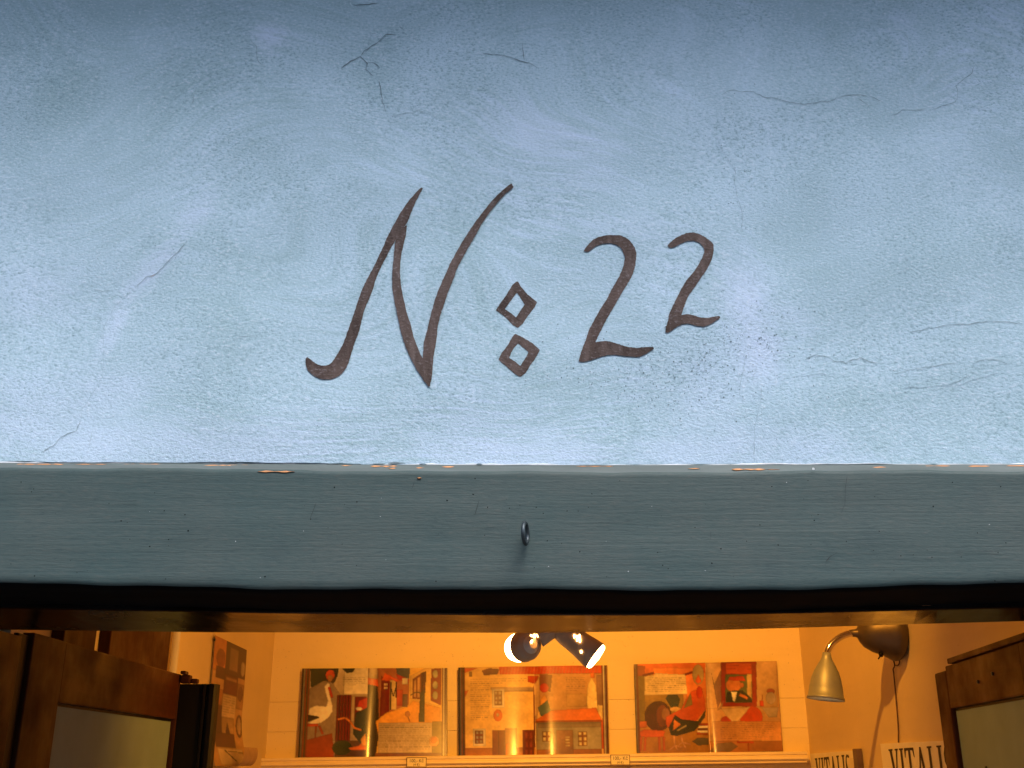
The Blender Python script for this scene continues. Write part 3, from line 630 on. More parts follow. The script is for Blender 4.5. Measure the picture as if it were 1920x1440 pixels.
PAGE = (.74, .68, .58); RED = (.55, .07, .03); DRED = (.22, .03, .02); DG = (.05, .07, .045); GR = (.16, .17, .10); YEL = (.80, .56, .18); ORG = (.72, .27, .06); BRN = (.28, .10, .04); GREY = (.30, .28, .27); DK = (.05, .04, .035); WHT = (.85, .80, .72); BLU = (.25, .30, .34)
def edges(c, x0, x1, y0, y1, xl, xr):
    for k, cc in enumerate((DK, GREY, (.35, .12, .05), (.12, .15, .08), BRN)):
        c.rect(x0 + (xl - x0) * k / 5, y0, x0 + (xl - x0) * (k + 1) / 5, y1, cc)
    for k, cc in enumerate((BRN, WHT, GREY, DRED, DK)):
        c.rect(xr + (x1 - xr) * k / 5, y0, xr + (x1 - xr) * (k + 1) / 5, y1, cc)
def win(c, x0, y0, x1, y1, nxp, nyp, frame, pane):
    c.rect(x0, y0, x1, y1, frame); w_, h_ = (x1 - x0) / nxp, (y1 - y0) / nyp
    for i in range(nxp):
        for j in range(nyp): c.rect(x0 + w_ * (i + .18), y0 + h_ * (j + .18), x0 + w_ * (i + .82), y0 + h_ * (j + .82), pane)

def book1():
    c = Canvas(250, 154, lambda x, y: ((x - 122) / 1415, (y - 482) / 860), (.46, .38, .31))
    c.rect(520, 482, 780, 740, PAGE); c.rect(440, 482, 540, 740, (.55, .47, .38))
    c.poly([(200, 482), (480, 482), (470, 560), (420, 640), (340, 600), (290, 680), (210, 660)], DG)
    c.ell(400, 560, 62, 78, DK); c.ell(398, 548, 44, 54, (.62, .12, .05)); c.ell(398, 580, 26, 36, (.45, .25, .12))
    c.poly([(510, 482), (640, 482), (620, 520), (560, 530)], DG); c.text(525, 565, 745, 655, 5)
    c.poly([(200, 680), (340, 600), (420, 620), (520, 760), (470, 1180), (200, 1180)], (.36, .30, .26))
    c.rect(470, 745, 615, 1180, DRED); c.rect(645, 758, 760, 1100, (.26, .04, .02)); c.rect(612, 755, 645, 1000, (.55, .45, .35))
    for xx in (500, 530, 560, 590): c.line([(xx, 750), (xx, 1180)], 6, (.12, .015, .01))
    # white long-necked bird
    c.poly([(345, 660), (375, 625), (400, 640), (395, 690), (400, 740), (430, 840), (435, 900), (400, 960), (330, 1010), (250, 1030), (200, 1010), (290, 965), (200, 930), (210, 870), (270, 845), (370, 855), (385, 800), (360, 720)], WHT)
    c.poly([(200, 935), (300, 950), (310, 965), (200, 1000)], DK); c.line([(390, 665), (425, 770)], 26, (.5, .06, .03))
    c.rect(200, 1020, 300, 1045, (.6, .12, .05)); c.line([(280, 1040), (275, 1320)], 16, (.38, .10, .04)); c.line([(310, 1040), (350, 1120)], 22, (.45, .1, .05))
    c.poly([(170, 1180), (440, 1110), (470, 1342), (170, 1342)], (.40, .10, .03)); c.rect(470, 1180, 840, 1342, (.17, .10, .06))
    c.poly([(690, 800), (760, 770), (830, 840), (830, 900), (660, 900)], RED); c.poly([(660, 920), (780, 860), (840, 960), (835, 1240), (740, 1240), (640, 1120)], (.07, .10, .07))
    c.line([(490, 980), (560, 965), (610, 1000), (650, 1060), (720, 1085)], 20, (.78, .33, .10)); c.ell(690, 878, 32, 18, WHT)
    c.ell(540, 1250, 95, 70, (.06, .09, .04)); c.poly([(600, 1250), (700, 1230), (740, 1190), (830, 1240), (810, 1275), (620, 1270)], (.75, .25, .06)); c.poly([(715, 1170), (760, 1110), (775, 1230), (730, 1230)], (.80, .45, .15))
    # page fold, then the street
    c.rect(765, 482, 1537, 1342, YEL); c.rect(765, 482, 900, 1000, (.34, .17, .10)); c.poly([(765, 640), (860, 660), (900, 1000), (860, 1342), (765, 1342)], (.06, .05, .04))
    c.poly([(780, 482), (860, 482), (870, 640), (770, 580)], (.42, .33, .24)); c.poly([(765, 575), (880, 590), (890, 665), (765, 640)], (.66, .14, .05))
    c.poly([(860, 482), (1040, 482), (1170, 600), (1170, 840), (960, 920), (880, 970)], (.48, .22, .12)); c.poly([(1040, 482), (1175, 482), (1172, 590), (1050, 540)], (.14, .15, .17))
    c.poly([(900, 560), (990, 610), (980, 905), (890, 960)], (.24, .03, .02)); c.rect(925, 625, 965, 695, PAGE); win(c, 925, 625, 965, 695, 2, 2, DRED, (.7, .6, .45))
    c.poly([(930, 530), (1000, 560), (1000, 615), (900, 600)], (.66, .16, .05)); c.rect(985, 600, 1050, 890, (.68, .55, .32)); c.line([(990, 660), (1020, 760), (1045, 660)], 8, DK); c.line([(995, 620), (995, 890)], 8, DK); c.line([(1045, 610), (1045, 770)], 8, DK)
    c.poly([(1040, 540), (1170, 590), (1165, 640), (1060, 590)], RED); c.poly([(980, 560), (1090, 600), (1050, 620), (990, 590)], (.7, .18, .06)); c.rect(1100, 580, 1160, 640, PAGE); c.rect(1050, 690, 1115, 850, (.55, .14, .06)); c.rect(1110, 740, 1160, 860, (.25, .18, .14))
    c.poly([(850, 1000), (960, 915), (1160, 860), (1210, 800), (1480, 870), (1480, 1000), (1400, 1130), (880, 1130)], (.80, .46, .12))
    c.poly([(1180, 560), (1330, 482), (1537, 482), (1537, 830), (1440, 850), (1180, 780)], (.80, .58, .24))
    c.poly([(1205, 590), (1290, 530), (1290, 790), (1205, 780)], BRN); c.poly([(1215, 610), (1240, 590), (1240, 770), (1215, 765)], (.62, .40, .2)); c.poly([(1250, 580), (1280, 560), (1280, 770), (1250, 770)], (.62, .40, .2)); c.poly([(1290, 530), (1335, 510), (1330, 720), (1290, 790)], (.14, .05, .02))
    c.poly([(1385, 490), (1485, 482), (1480, 850), (1380, 800)], (.30, .06, .03))
    for yy in (540, 650, 750): c.ell(1425, yy, 26, 40, (.45, .44, .33))
    c.poly([(1280, 720), (1325, 690), (1325, 1010), (1265, 1010)], (.10, .10, .05)); c.line([(1185, 750), (1230, 720), (1290, 725)], 12, (.2, .15, .08)); c.ell(1160, 930, 25, 28, (.55, .3, .12)); c.line([(1165, 960), (1185, 1010)], 10, (.4, .2, .1))
    c.rect(880, 1015, 1400, 1300, (.66, .55, .42)); c.text(890, 1030, 1380, 1290, 14); c.rect(1400, 1000, 1490, 1342, (.40, .33, .16)); c.ell(1415, 1190, 48, 50, (.82, .50, .25)); c.ell(1415, 1180, 32, 32, (.75, .35, .12)); c.rect(850, 1300, 1490, 1342, (.30, .16, .12))
    edges(c, 122, 1537, 482, 1342, 198, 1490); c.grade(.03); c.blur(); return c
def book2():
    c = Canvas(250, 154, lambda x, y: ((x - 103) / 1442, (y - 466) / 872), (.80, .58, .30))
    c.rect(160, 466, 840, 1342, (.82, .60, .28)); c.rect(500, 466, 1490, 545, (.58, .11, .04))
    for i in range(32): c.line([(500 + i * 31, 470), (485 + i * 31, 545)], 8, (.78, .26, .12))
    for yy in (492, 520): c.line([(500, yy), (1490, yy)], 4, (.4, .06, .03))
    c.poly([(330, 500), (400, 480), (500, 490), (480, 540), (350, 550)], (.24, .13, .09)); c.rect(205, 510, 236, 560, (.3, .22, .12))
    c.poly([(165, 520), (290, 475), (165, 475)], (.62, .2, .08)); c.poly([(165, 700), (200, 690), (165, 760)], (.6, .2, .08))
    c.text(215, 575, 760, 640, 3); c.text(215, 640, 405, 990, 17); c.rect(410, 668, 830, 690, (.6, .45, .30)); c.rect(540, 680, 830, 715, (.45, .34, .26)); c.rect(825, 660, 842, 1342, (.25, .06, .03))
    c.rect(425, 685, 545, 865, PAGE); win(c, 445, 700, 522, 845, 2, 3, (.35, .22, .14), (.55, .48, .40)); c.ell(480, 942, 44, 58, (.70, .24, .07)); c.ell(478, 938, 14, 18, (.6, .5, .35))
    c.rect(160, 1250, 840, 1342, (.55, .28, .08)); c.rect(238, 1068, 360, 1235, PAGE); win(c, 258, 1085, 338, 1212, 2, 3, (.30, .10, .05), (.45, .42, .38))
    c.rect(425, 1085, 545, 1342, (.30, .12, .05)); c.rect(545, 1070, 660, 1342, (.42, .22, .09)); c.line([(485, 1090), (485, 1342)], 6, (.2, .08, .03)); c.poly([(550, 1215), (620, 1200), (700, 1342), (550, 1342)], (.80, .24, .03)); c.rect(715, 1085, 825, 1342, (.22, .05, .03))
    for yy in (1110, 1190, 1270): c.rect(735, yy, 765, yy + 60, (.36, .09, .05)); c.rect(775, yy, 805, yy + 60, (.36, .09, .05))
    c.rect(840, 545, 1490, 900, (.58, .36, .18)); c.poly([(890, 545), (1010, 555), (990, 720), (890, 700)], (.30, .14, .08)); c.poly([(770, 560), (880, 560), (850, 640), (770, 620)], (.55, .10, .04)); c.poly([(830, 650), (885, 570), (885, 840), (850, 1000), (840, 1000)], (.62, .44, .26))
    c.ell(930, 680, 44, 46, (.6, .1, .05)); c.poly([(890, 800), (930, 740), (960, 790), (930, 850), (890, 870)], (.80, .45, .15)); c.poly([(865, 870), (960, 800), (990, 900), (940, 960), (890, 950)], (.16, .22, .20)); c.text(1140, 575, 1330, 720, 7); c.rect(1140, 740, 1340, 870, (.55, .36, .17))
    c.poly([(1340, 800), (1350, 660), (1390, 580), (1430, 660), (1445, 860), (1440, 920), (1345, 920)], (.86, .70, .38)); c.rect(1440, 560, 1495, 860, (.35, .22, .15)); c.rect(1380, 535, 1420, 590, (.68, .24, .08)); c.poly([(1445, 850), (1495, 860), (1480, 980), (1440, 940)], (.84, .70, .40))
    c.poly([(840, 990), (1000, 900), (1430, 880), (1480, 1000), (1000, 1015), (840, 1020)], (.72, .24, .05)); c.rect(840, 1000, 1480, 1018, (.4, .12, .04))
    c.rect(850, 1015, 1475, 1290, (.40, .37, .32)); c.rect(865, 1020, 1470, 1070, (.30, .24, .20)); c.rect(845, 1275, 1475, 1342, (.38, .20, .12)); win(c, 905, 1100, 990, 1200, 2, 2, (.28, .12, .06), (.72, .62, .40)); win(c, 1245, 1105, 1335, 1245, 2, 3, (.28, .12, .06), (.72, .62, .40))
    c.rect(1040, 1090, 1200, 1342, (.36, .22, .15))
    for yy in range(1150, 1250, 28): c.rect(1125, yy, 1165, yy + 12, (.75, .66, .45))
    c.poly([(1475, 1020), (1515, 900), (1515, 1270), (1475, 1270)], (.6, .14, .05))
    edges(c, 103, 1545, 466, 1342, 165, 1490); c.grade(.03); c.blur(); return c
def book3():
    def fm(x, y):
        dx, dy = x - 148, y - 445; v = (dy + 35 / 1377 * dx) / (872 + 35 / 1377 * 40); u = (dx - 40 * v) / 1380; return u, v
    c = Canvas(250, 154, fm, (.62, .34, .14))
    c.rect(150, 430, 850, 540, (.66, .20, .06)); c.rect(150, 540, 260, 1000, (.26, .20, .07)); c.rect(250, 740, 620, 960, (.38, .26, .08)); c.rect(150, 460, 250, 560, (.38, .12, .05)); c.rect(330, 480, 720, 560, (.72, .28, .08))
    c.poly([(640, 540), (850, 520), (860, 820), (650, 830)], (.72, .28, .10)); c.line([(230, 555), (340, 530)], 22, DRED); c.line([(625, 550), (720, 520)], 22, DRED)
    c.poly([(245, 565), (340, 550), (350, 530), (480, 540), (640, 545), (660, 740), (250, 750)], (.80, .66, .44)); c.text(275, 570, 640, 720, 8)
    c.ell(765, 545, 58, 100, (.42, .34, .2)); c.poly([(735, 610), (765, 540), (800, 610), (765, 640)], (.68, .16, .05))
    c.rect(180, 1050, 880, 1318, (.46, .26, .08)); c.ell(380, 950, 130, 145, (.12, .035, .03)); c.ell(420, 950, 60, 110, (.22, .07, .05)); c.ell(450, 930, 40, 60, (.38, .2, .14))
    c.poly([(450, 780), (475, 740), (560, 740), (590, 790), (570, 865), (500, 865)], (.06, .08, .06)); c.ell(545, 885, 55, 24, (.70, .48, .24))
    c.poly([(600, 880), (640, 800), (700, 710), (760, 690), (800, 670), (830, 800), (840, 880), (760, 980), (640, 1080), (520, 1100), (460, 1050), (450, 960)], (.62, .14, .05)); c.poly([(620, 880), (690, 720), (710, 840)], (.30, .24, .1)); c.ell(775, 720, 30, 60, (.55, .06, .03))
    c.poly([(480, 1060), (540, 940), (600, 980), (760, 1000), (840, 880), (830, 960), (730, 1090), (560, 1140), (500, 1130)], (.05, .055, .045)); c.poly([(520, 1090), (530, 980), (600, 1030)], (.75, .30, .08)); c.line([(560, 1090), (650, 1040)], 14, (.5, .42, .3))
    for (x0, y0, x1, y1) in ((530, 1140, 540, 1230), (600, 1140, 610, 1200)): c.line([(x0, y0), (x1, y1)], 20, (.66, .40, .24)); c.line([(x1 - 50, y1 + 40), (x1, y1), (x1 + 30, y1 + 50)], 13, (.66, .40, .24)); c.line([(x1, y1), (x1 + 75, y1 + 20)], 13, (.66, .40, .24))
    c.poly([(200, 1100), (250, 1075), (450, 1090), (430, 1150), (210, 1150)], (.66, .17, .06)); c.rect(200, 1000, 270, 1060, (.64, .2, .08))
    for xx in (220, 260, 390, 435): c.line([(xx, 1150), (xx - 8 + (xx > 300) * 12, 1280)], 24, (.58, .17, .06))
    for k, cc in enumerate(((.35, .06, .04), WHT, (.2, .08, .06), WHT, (.4, .1, .05))): c.rect(770 - k * 6, 1020 + k * 22, 860, 1042 + k * 22, cc)
    c.poly([(700, 1190), (760, 1155), (880, 1160), (880, 1220), (760, 1230)], (.13, .12, .11))
    # right page: a framed portrait over a laid table
    c.poly([(835, 410), (1540, 395), (1590, 1318), (868, 1318)], (.60, .38, .20)); c.rect(1320, 405, 1530, 860, (.60, .42, .26)); c.rect(845, 430, 985, 880, (.62, .40, .22)); c.poly([(890, 510), (920, 640), (985, 500), (985, 800), (950, 880)], (.30, .16, .12))
    c.rect(985, 415, 1330, 858, (.34, .04, .02)); c.rect(1030, 430, 1285, 540, (.55, .11, .03)); c.rect(1025, 545, 1285, 820, (.16, .20, .10)); c.rect(1235, 540, 1282, 780, (.66, .50, .26))
    c.ell(1105, 650, 75, 68, (.62, .26, .10)); c.poly([(1050, 600), (1070, 565), (1200, 560), (1225, 610), (1120, 605)], (.56, .07, .03)); c.ell(1185, 650, 22, 26, (.6, .24, .1)); c.poly([(1030, 815), (1040, 720), (1110, 700), (1190, 700), (1270, 770), (1285, 820)], (.04, .06, .05)); c.poly([(1080, 715), (1140, 715), (1115, 815), (1095, 800)], WHT); c.line([(1160, 740), (1240, 780)], 30, (.66, .26, .09))
    for yy in (455, 490): c.line([(1035, yy), (1280, yy)], 3, (.4, .06, .02))
    c.rect(1355, 800, 1395, 855, (.62, .10, .04)); c.line([(1385, 740), (1380, 800)], 6, DRED); c.ell(1465, 710, 40, 28, (.4, .12, .08)); c.ell(1465, 775, 50, 60, (.46, .38, .32)); c.poly([(1370, 865), (1540, 865), (1520, 960), (1440, 960)], (.44, .36, .29))
    c.ell(1270, 960, 112, 110, (.58, .09, .02)); c.ell(1030, 1000, 55, 50, (.5, .08, .03)); c.poly([(985, 880), (1130, 870), (1265, 860), (1180, 960), (1110, 1030), (1040, 960)], (.66, .50, .32)); c.rect(900, 1000, 1560, 1190, (.62, .34, .15)); c.text(975, 1015, 1490, 1175, 9)
    c.rect(870, 1190, 1570, 1318, (.46, .22, .08)); c.poly([(870, 1290), (940, 1210), (1080, 1200), (1140, 1240), (1060, 1290)], (.26, .18, .11)); c.rect(1130, 1190, 1290, 1210, (.55, .1, .03)); c.line([(1240, 1200), (1240, 1290)], 16, (.42, .12, .05)); c.poly([(985, 880), (940, 900), (1010, 800)], (.45, .30, .2))
    for k in range(3): c.poly([(150 + k * 10, 440), (160 + k * 10, 440), (195 + k * 10, 1318), (184 + k * 10, 1318)], (GREY, (.3, .12, .06), BRN)[k])
    c.grade(.03); c.blur(); return c

def make_book(label, cv, TL, TR, BR, BL, us, h):
    t = thing('picture_book', label, 'book', 'open picture books on the back ledge')
    yt, yb = YB - .016, YB - .0165
    TL, TR, BR, BL = at(*TL, yt), at(*TR, yt), at(*BR, yb), at(*BL, yb)
    nrm = (TR - TL).cross(BL - TL).normalized()
    if nrm.y > 0: nrm = -nrm
    def fpos(u, v):
        p = (TL * (1 - u) + TR * u) * (1 - v) + (BL * (1 - u) + BR * u) * v
        d = (us - u) / us if u < us else (u - us) / (1 - us)
        return p + nrm * (.0045 * v * v + .004 + h * (1 - math.exp(-d / .13)) * (1 - .80 * d) * (1 + .15 * math.sin(3 * v + us * 9)))
    sheet('page', cv, fpos, M['print'], t, 0, us); sheet('page', cv, fpos, M['print'], t, us, 1)
    # cover boards behind, with the block of leaves between
    e = .0015; cs = [TL, TR, BR, BL]
    cen = (TL + TR + BR + BL) / 4; V = [c + (c - cen).normalized() * e - nrm * .001 for c in cs] + [c + (c - cen).normalized() * e + nrm * .0025 for c in cs]
    mesh_obj('cover', V, [(0, 1, 2, 3), (4, 7, 6, 5), (0, 4, 5, 1), (1, 5, 6, 2), (2, 6, 7, 3), (3, 7, 4, 0)], M['cover'], t)
    # edge of the leaf block, top and bottom, follows the curve of the open pages
    for v in (0.0, 1.0):
        us_ = np.linspace(0.002, .998, 60); A = [fpos(u, v) - nrm * .0004 for u in us_]; B = [(TL * (1 - u) + TR * u) * (1 - v) + (BL * (1 - u) + BR * u) * v + nrm * .002 for u in us_]
        mesh_obj('leaf_block', A + B, [(i, i + 1, i + 61, i + 60) for i in range(59)], M['card'], t)
    return t
make_book('open picture book showing a white bird and a yellow street, leftmost on the ledge', book1(), (568, 1254), (838, 1253), (838, 1420), (560, 1421), .515, .013)
make_book('open picture book showing houses with tiled roofs, middle one on the ledge', book2(), (860, 1252), (1138, 1248), (1142, 1417), (861, 1420.5), .512, .020)
make_book('open picture book showing a rooster and a framed portrait, rightmost on the ledge', book3(), (1189, 1246), (1455, 1240), (1466, 1408), (1195, 1415.5), .500, .014)

# ================================================================== THE LEDGE AND ITS PRICE CARDS
lt, rt_ = at(490, 1421.5, YB - .05), at(1512, 1408.5, YB - .05)
def ledge_geo():
    prof = [(.0, .0), (-.050, .0), (-.053, -.002), (-.053, -.008), (-.049, -.010), (-.049, -.013), (-.054, -.015), (-.055, -.021), (-.050, -.025), (-.046, -.026), (-.046, -.031), (0, -.034)]
    V, Fc = [], []; n = len(prof)
    for k in range(2):
        e = (lt, rt_)[k]
        for (y, z) in prof: V.append((e.x, YB + y - .0006, e.z + z))
    Fc = [(i, (i + 1) % n, (i + 1) % n + n, i + n) for i in range(n)] + [tuple(range(n - 1, -1, -1)), tuple(range(n, 2 * n))]
    return V, Fc
led = thing('picture_ledge', 'cream moulded picture ledge along the back wall under the open books', 'shelf')
mesh_obj('moulding', *ledge_geo(), M['ledge'], led)
ex = rt_; mesh_obj('end_cap', *lathegeo([(0, .0), (0, .015), (.004, .0155), (.008, .013), (.010, .0001)], (ex.x + .0005, YB - .030, ex.z - .016), (1, 0, 0), 20), M['ledge'], led, True)
# the shelf below, with books standing on it: out of the frame, mirrored in the glossy soffit
lo_ = thing('lower_shelf', 'cream shelf on the back wall under the picture ledge, mirrored in the soffit', 'shelf')
box('board', RXL + .05, RXR - .05, YB - .14, YB - .001, 1.19, 1.21, M['ledge'], lo_, .002)
for q in (-.4, .5): box('bracket', q, q + .02, YB - .12, YB - .002, 1.10, 1.189, M['ledge'], lo_, .002)
for i, (xa, xb, hh, lab) in enumerate(((556, 650, .268, 'dark book standing leftmost on the lower shelf'), (735, 850, .262, 'dark book standing second from the left on the lower shelf'), (905, 1065, .27, 'wide dark book standing third from the left on the lower shelf'), (1320, 1480, .268, 'dark book standing rightmost on the lower shelf'), (1085, 1290, .248, 'widest dark book on the lower shelf, lower than its neighbours'), (660, 725, .25, 'narrowest dark book on the lower shelf'))):
    t = thing('standing_book', lab, 'book', 'dark books on the lower shelf'); p0, p1 = at(xa, 1430, YB - .06), at(xb, 1430, YB - .06)
    box('cover', p0.x, p1.x, YB - .060, YB - .030, 1.2105, 1.21 + hh, M['cover'], t, .002)
    box('leaf_block', p0.x + .003, p1.x - .003, YB - .056, YB - .034, 1.212, 1.21 + hh - .0 + .001, M['card'], t)
def text_geo(s, size):
    cu = bpy.data.curves.new('t', 'FONT'); cu.body = s; cu.size = size; cu.align_x = 'CENTER'; cu.resolution_u = 3
    o = bpy.data.objects.new('t', cu); C.objects.link(o); bpy.context.view_layer.update()
    me = bpy.data.meshes.new_from_object(o.evaluated_get(bpy.context.evaluated_depsgraph_get()))
    V = [tuple(v.co) for v in me.vertices]; Fc = [tuple(p.vertices) for p in me.polygons]
    bpy.data.objects.remove(o); bpy.data.curves.remove(cu); bpy.data.meshes.remove(me); return V, Fc
def price_card(label, px0, px1, py0, py1):
    yc = YB - .0585; a, b = at(px0, py0, yc), at(px1, py1, yc); cx = (a.x + b.x) / 2; wd, hh = b.x - a.x, a.z - b.z
    t = thing('price_card', label, 'price card', 'price cards on the picture ledge')
    box('card', a.x, b.x, yc, yc + .002, b.z, a.z, M['card'], t)
    rim = join([boxgeo(a.x - .0008, b.x + .0008, yc - .0006, yc + .0022, a.z - .0009, a.z + .0007), boxgeo(a.x - .0008, b.x + .0008, yc - .0006, yc + .0022, b.z - .0007, b.z + .0009), boxgeo(a.x - .0007, a.x + .0009, yc - .0006, yc + .0022, b.z + .001, a.z - .001), boxgeo(b.x - .0009, b.x + .0007, yc - .0006, yc + .0022, b.z + .001, a.z - .001)])
    mesh_obj('rim', *rim, M['wire'], t)
    for s, sz, zz in (('100,- Kč', hh * .50, a.z - hh * .50), ('(4 €)', hh * .36, a.z - hh * .88)):
        V, Fc = text_geo(s, sz); mesh_obj('lettering', [(cx + x * .95, yc - .0006, zz + y) for x, y, _ in V], Fc, M['text'], t)
price_card('small cream price card on the ledge between the left and middle books', 763, 799, 1420.5, 1438)
price_card('small cream price card on the ledge between the middle and right books', 1145, 1181, 1415.5, 1434)

# ================================================================== TWIN SPOTLIGHT
YS = 3.0 * K
tw = thing('twin_spotlight', 'twin silver grey spotlight with two lit heads hanging before the books', 'lamp')
hub = at(1047, 1166, YS)
mesh_obj('stem', *tubegeo([hub, (hub.x, hub.y, CEIL - .02)], .008, 12), M['silver'], tw, True)
mesh_obj('ceiling_rose', *lathegeo([(0, .0), (0, .05), (.012, .048), (.022, .02), (.024, .0001)], (hub.x, hub.y, CEIL), (0, 0, -1), 28), M['silver'], tw, True)
mesh_obj('hub', *lathegeo([(-.018, .0001), (-.018, .012), (-.008, .016), (.008, .016), (.018, .012), (.018, .0001)], hub, (0, 0, 1), 20), M['silver'], tw, True)
def head(cpx, cpy, axis, prof, mouth_d, mouth_r, neck, vents, label, glass=.006, power=1.0, cone=150):
    o = at(cpx, cpy, YS); axis = Vector(axis).normalized()
    h = mesh_obj('lamp_head', *lathegeo(prof, o, axis, 44), M['silver'], tw, True); tag(h, label)
    inner = [(mouth_d - .001, mouth_r - .0015), (mouth_d - .02, mouth_r * .8), (mouth_d - .035, mouth_r * .3)]
    mesh_obj('reflector', *lathegeo(inner, o, axis, 40), M['reflector'], h, True)
    mesh_obj('bulb', *lathegeo([(mouth_d - .006, mouth_r * .96), (mouth_d + glass * .5, mouth_r * .97), (mouth_d + glass * .85, mouth_r * .85), (mouth_d + glass, mouth_r * .5), (mouth_d + glass + .002, .0001)], o, axis, 36), M['bulb'], h, True)
    mesh_obj('arm', *tubegeo([hub] + [at(*q, YS) if len(q) == 2 else Vector(q) for q in neck], [.010, .013, .017][:len(neck) + 1], 14), M['silver'], tw, True)
    for (px, py, wd, hh) in vents:
        c0 = o + axis * .0
        # a slot standing just proud of the housing, found by casting onto it from the front
        d = ray(px, py).normalized(); from mathutils.bvhtree import BVHTree
        bv = BVHTree.FromPolygons([v.co for v in h.data.vertices], [tuple(p.vertices) for p in h.data.polygons])
        hit = bv.ray_cast(Vector((0, 0, EYE)), d)
        if hit[0] is None: continue
        pos, nr = hit[0], hit[1]
        if nr.dot(d) > 0: nr = -nr
        ux = nr.cross(Vector((0, 0, 1))).normalized(); uz = ux.cross(nr).normalized()
        if uz.z < 0: uz = -uz
        sx, sz = wd / 2000 * YS * .5, hh / 2000 * YS * .5; pos = pos + nr * .0012
        V = [pos + ux * sx * a + uz * sz * b + nr * e for e in (0, -.003) for a, b in ((-1, -.7), (-.5, -1), (.5, -1), (1, -.7), (1, .7), (.5, 1), (-.5, 1), (-1, .7))]
        mesh_obj('vent_slot', V, [tuple(range(8))] + [(i, i + 8, (i + 1) % 8 + 8, (i + 1) % 8) for i in range(8)], M['vent'], h)
    ld = bpy.data.lights.new('spot', 'SPOT'); ld.energy = E_SPOT * power; ld.color = LAMP; ld.spot_size = R(cone); ld.spot_blend = .7; ld.shadow_soft_size = .025
    lo = bpy.data.objects.new('spot_light', ld); C.objects.link(lo); lo.parent = h; lo.location = o + axis * (mouth_d + glass + .010); lo.rotation_euler = axis.to_track_quat('-Z', 'Y').to_euler()
u = YS / 2000 * .97
head(986, 1211, (-.60, 1, -.04), [(-.016, .0001), (-.016, 20 * u), (-.013, 25 * u), (-.006, 28 * u), (.004, 29 * u), (.008, 29.5 * u), (.008, 28 * u), (.006, 27.5 * u)], .010, 28 * u, [(1036, 1182), (1010, 1196)], [(996, 1198, 5, 15), (1002, 1194, 3, 10), (1007, 1192, 2.5, 6)], 'lit lamp head seen from behind, turned toward the back wall', glass=.030)
head(1088, 1208, (.70, -.10, -.56), [(-.052, .0001), (-.052, 15 * u), (-.046, 20 * u), (-.030, 23 * u), (-.012, 23.5 * u), (0, 24 * u), (.018, 26.5 * u), (.032, 28 * u), (.032, 26 * u), (.03, 25.5 * u)], .032, 26 * u, [(1062, 1176), (1072, 1190)], [(1082, 1197, 2.4, 11), (1087, 1197, 2.8, 15), (1077, 1193, 2.2, 7), (1090, 1222, 3, 5)], 'lit lamp head seen from the side, turned down to the right', power=.3, cone=110)

# a third spotlight under the ceiling, above the lintel: its light throws the wall lamp's shadow down the wall
cl = thing('ceiling_spotlight', 'shaded lit spotlight under the shop ceiling, hidden above the lintel', 'lamp')
cp = Vector((.30, 1.62, CEIL - .12)); ca_ = (Vector((.34, YB, 1.68)) - cp).normalized()
mesh_obj('lamp_head', *lathegeo([(-.05, .0001), (-.05, .02), (-.03, .035), (.03, .045), (.03, .042), (-.02, .03)], cp, ca_, 32), M['metal'], cl, True)
mesh_obj('bulb', *lathegeo([(.0, .0001), (.0, .02), (.012, .026), (.022, .018), (.025, .0001)], cp, ca_, 20), M['bulb'], cl, True)
mesh_obj('mount', *tubegeo([cp - ca_ * .03, (cp.x, cp.y - .03, CEIL)], .01, 12), M['metal'], cl, True)
ld = bpy.data.lights.new('ceiling_spot', 'SPOT'); ld.energy = E_CEIL; ld.color = LAMP; ld.spot_size = R(82); ld.spot_blend = 1.0; ld.shadow_soft_size = .015
lo = bpy.data.objects.new('ceiling_spot_light', ld); C.objects.link(lo); lo.parent = cl; lo.location = cp + ca_ * .04; lo.rotation_euler = ca_.to_track_quat('-Z', 'Y').to_euler()

# ================================================================== WALL LAMP ON THE RIGHT WALL
YL = at_x(1690, 1190, RXR).y
z4 = lambda x, y: (1480 + x / 4.364, 1140 + y / 4.364)
wl = thing('wall_lamp', 'bronze gooseneck reading lamp on the right wall with bell shade pointing down', 'lamp')
bc = at(*z4(905, 205), YL); bc.x = RXR - .001
s4 = (bc - Vector((0, 0, EYE))).length * .985 / 2000 / 4.364
prof = [(0, .0001), (0, 165 * s4), (12 * s4, 185 * s4), (35 * s4, 205 * s4), (70 * s4, 208 * s4), (110 * s4, 185 * s4), (150 * s4, 165 * s4), (220 * s4, 142 * s4), (280 * s4, 108 * s4), (312 * s4, 70 * s4), (330 * s4, 36 * s4), (345 * s4, 30 * s4), (392 * s4, 24 * s4), (394 * s4, .0001)]
mesh_obj('base', *lathegeo(prof, bc, (-1, 0, .0), 44), M['metal'], wl, True)
P_ = smooth_path([at(*z4(*q), YL) for q in ((530, 205), (470, 215), (405, 245), (350, 290), (318, 335), (305, 375))], 6)
mesh_obj('gooseneck', *tubegeo(P_, 25 * s4, 14), M['chrome'], wl, True)
top = at(*z4(306, 365), YL); bot = at(*z4(298, 750), YL); ax = (bot - top).normalized(); Ls = (bot - top).length
prof = [(0, .0001), (0, 30 * s4), (.10 * Ls, 36 * s4), (.17 * Ls, 46 * s4), (.27 * Ls, 66 * s4), (.40 * Ls, 90 * s4), (.55 * Ls, 108 * s4), (.75 * Ls, 122 * s4), (.93 * Ls, 130 * s4), (.94 * Ls, 136 * s4), (1.0 * Ls, 138 * s4), (1.0 * Ls, 131 * s4), (.9 * Ls, 124 * s4), (.5 * Ls, 98 * s4), (.3 * Ls, 60 * s4)]
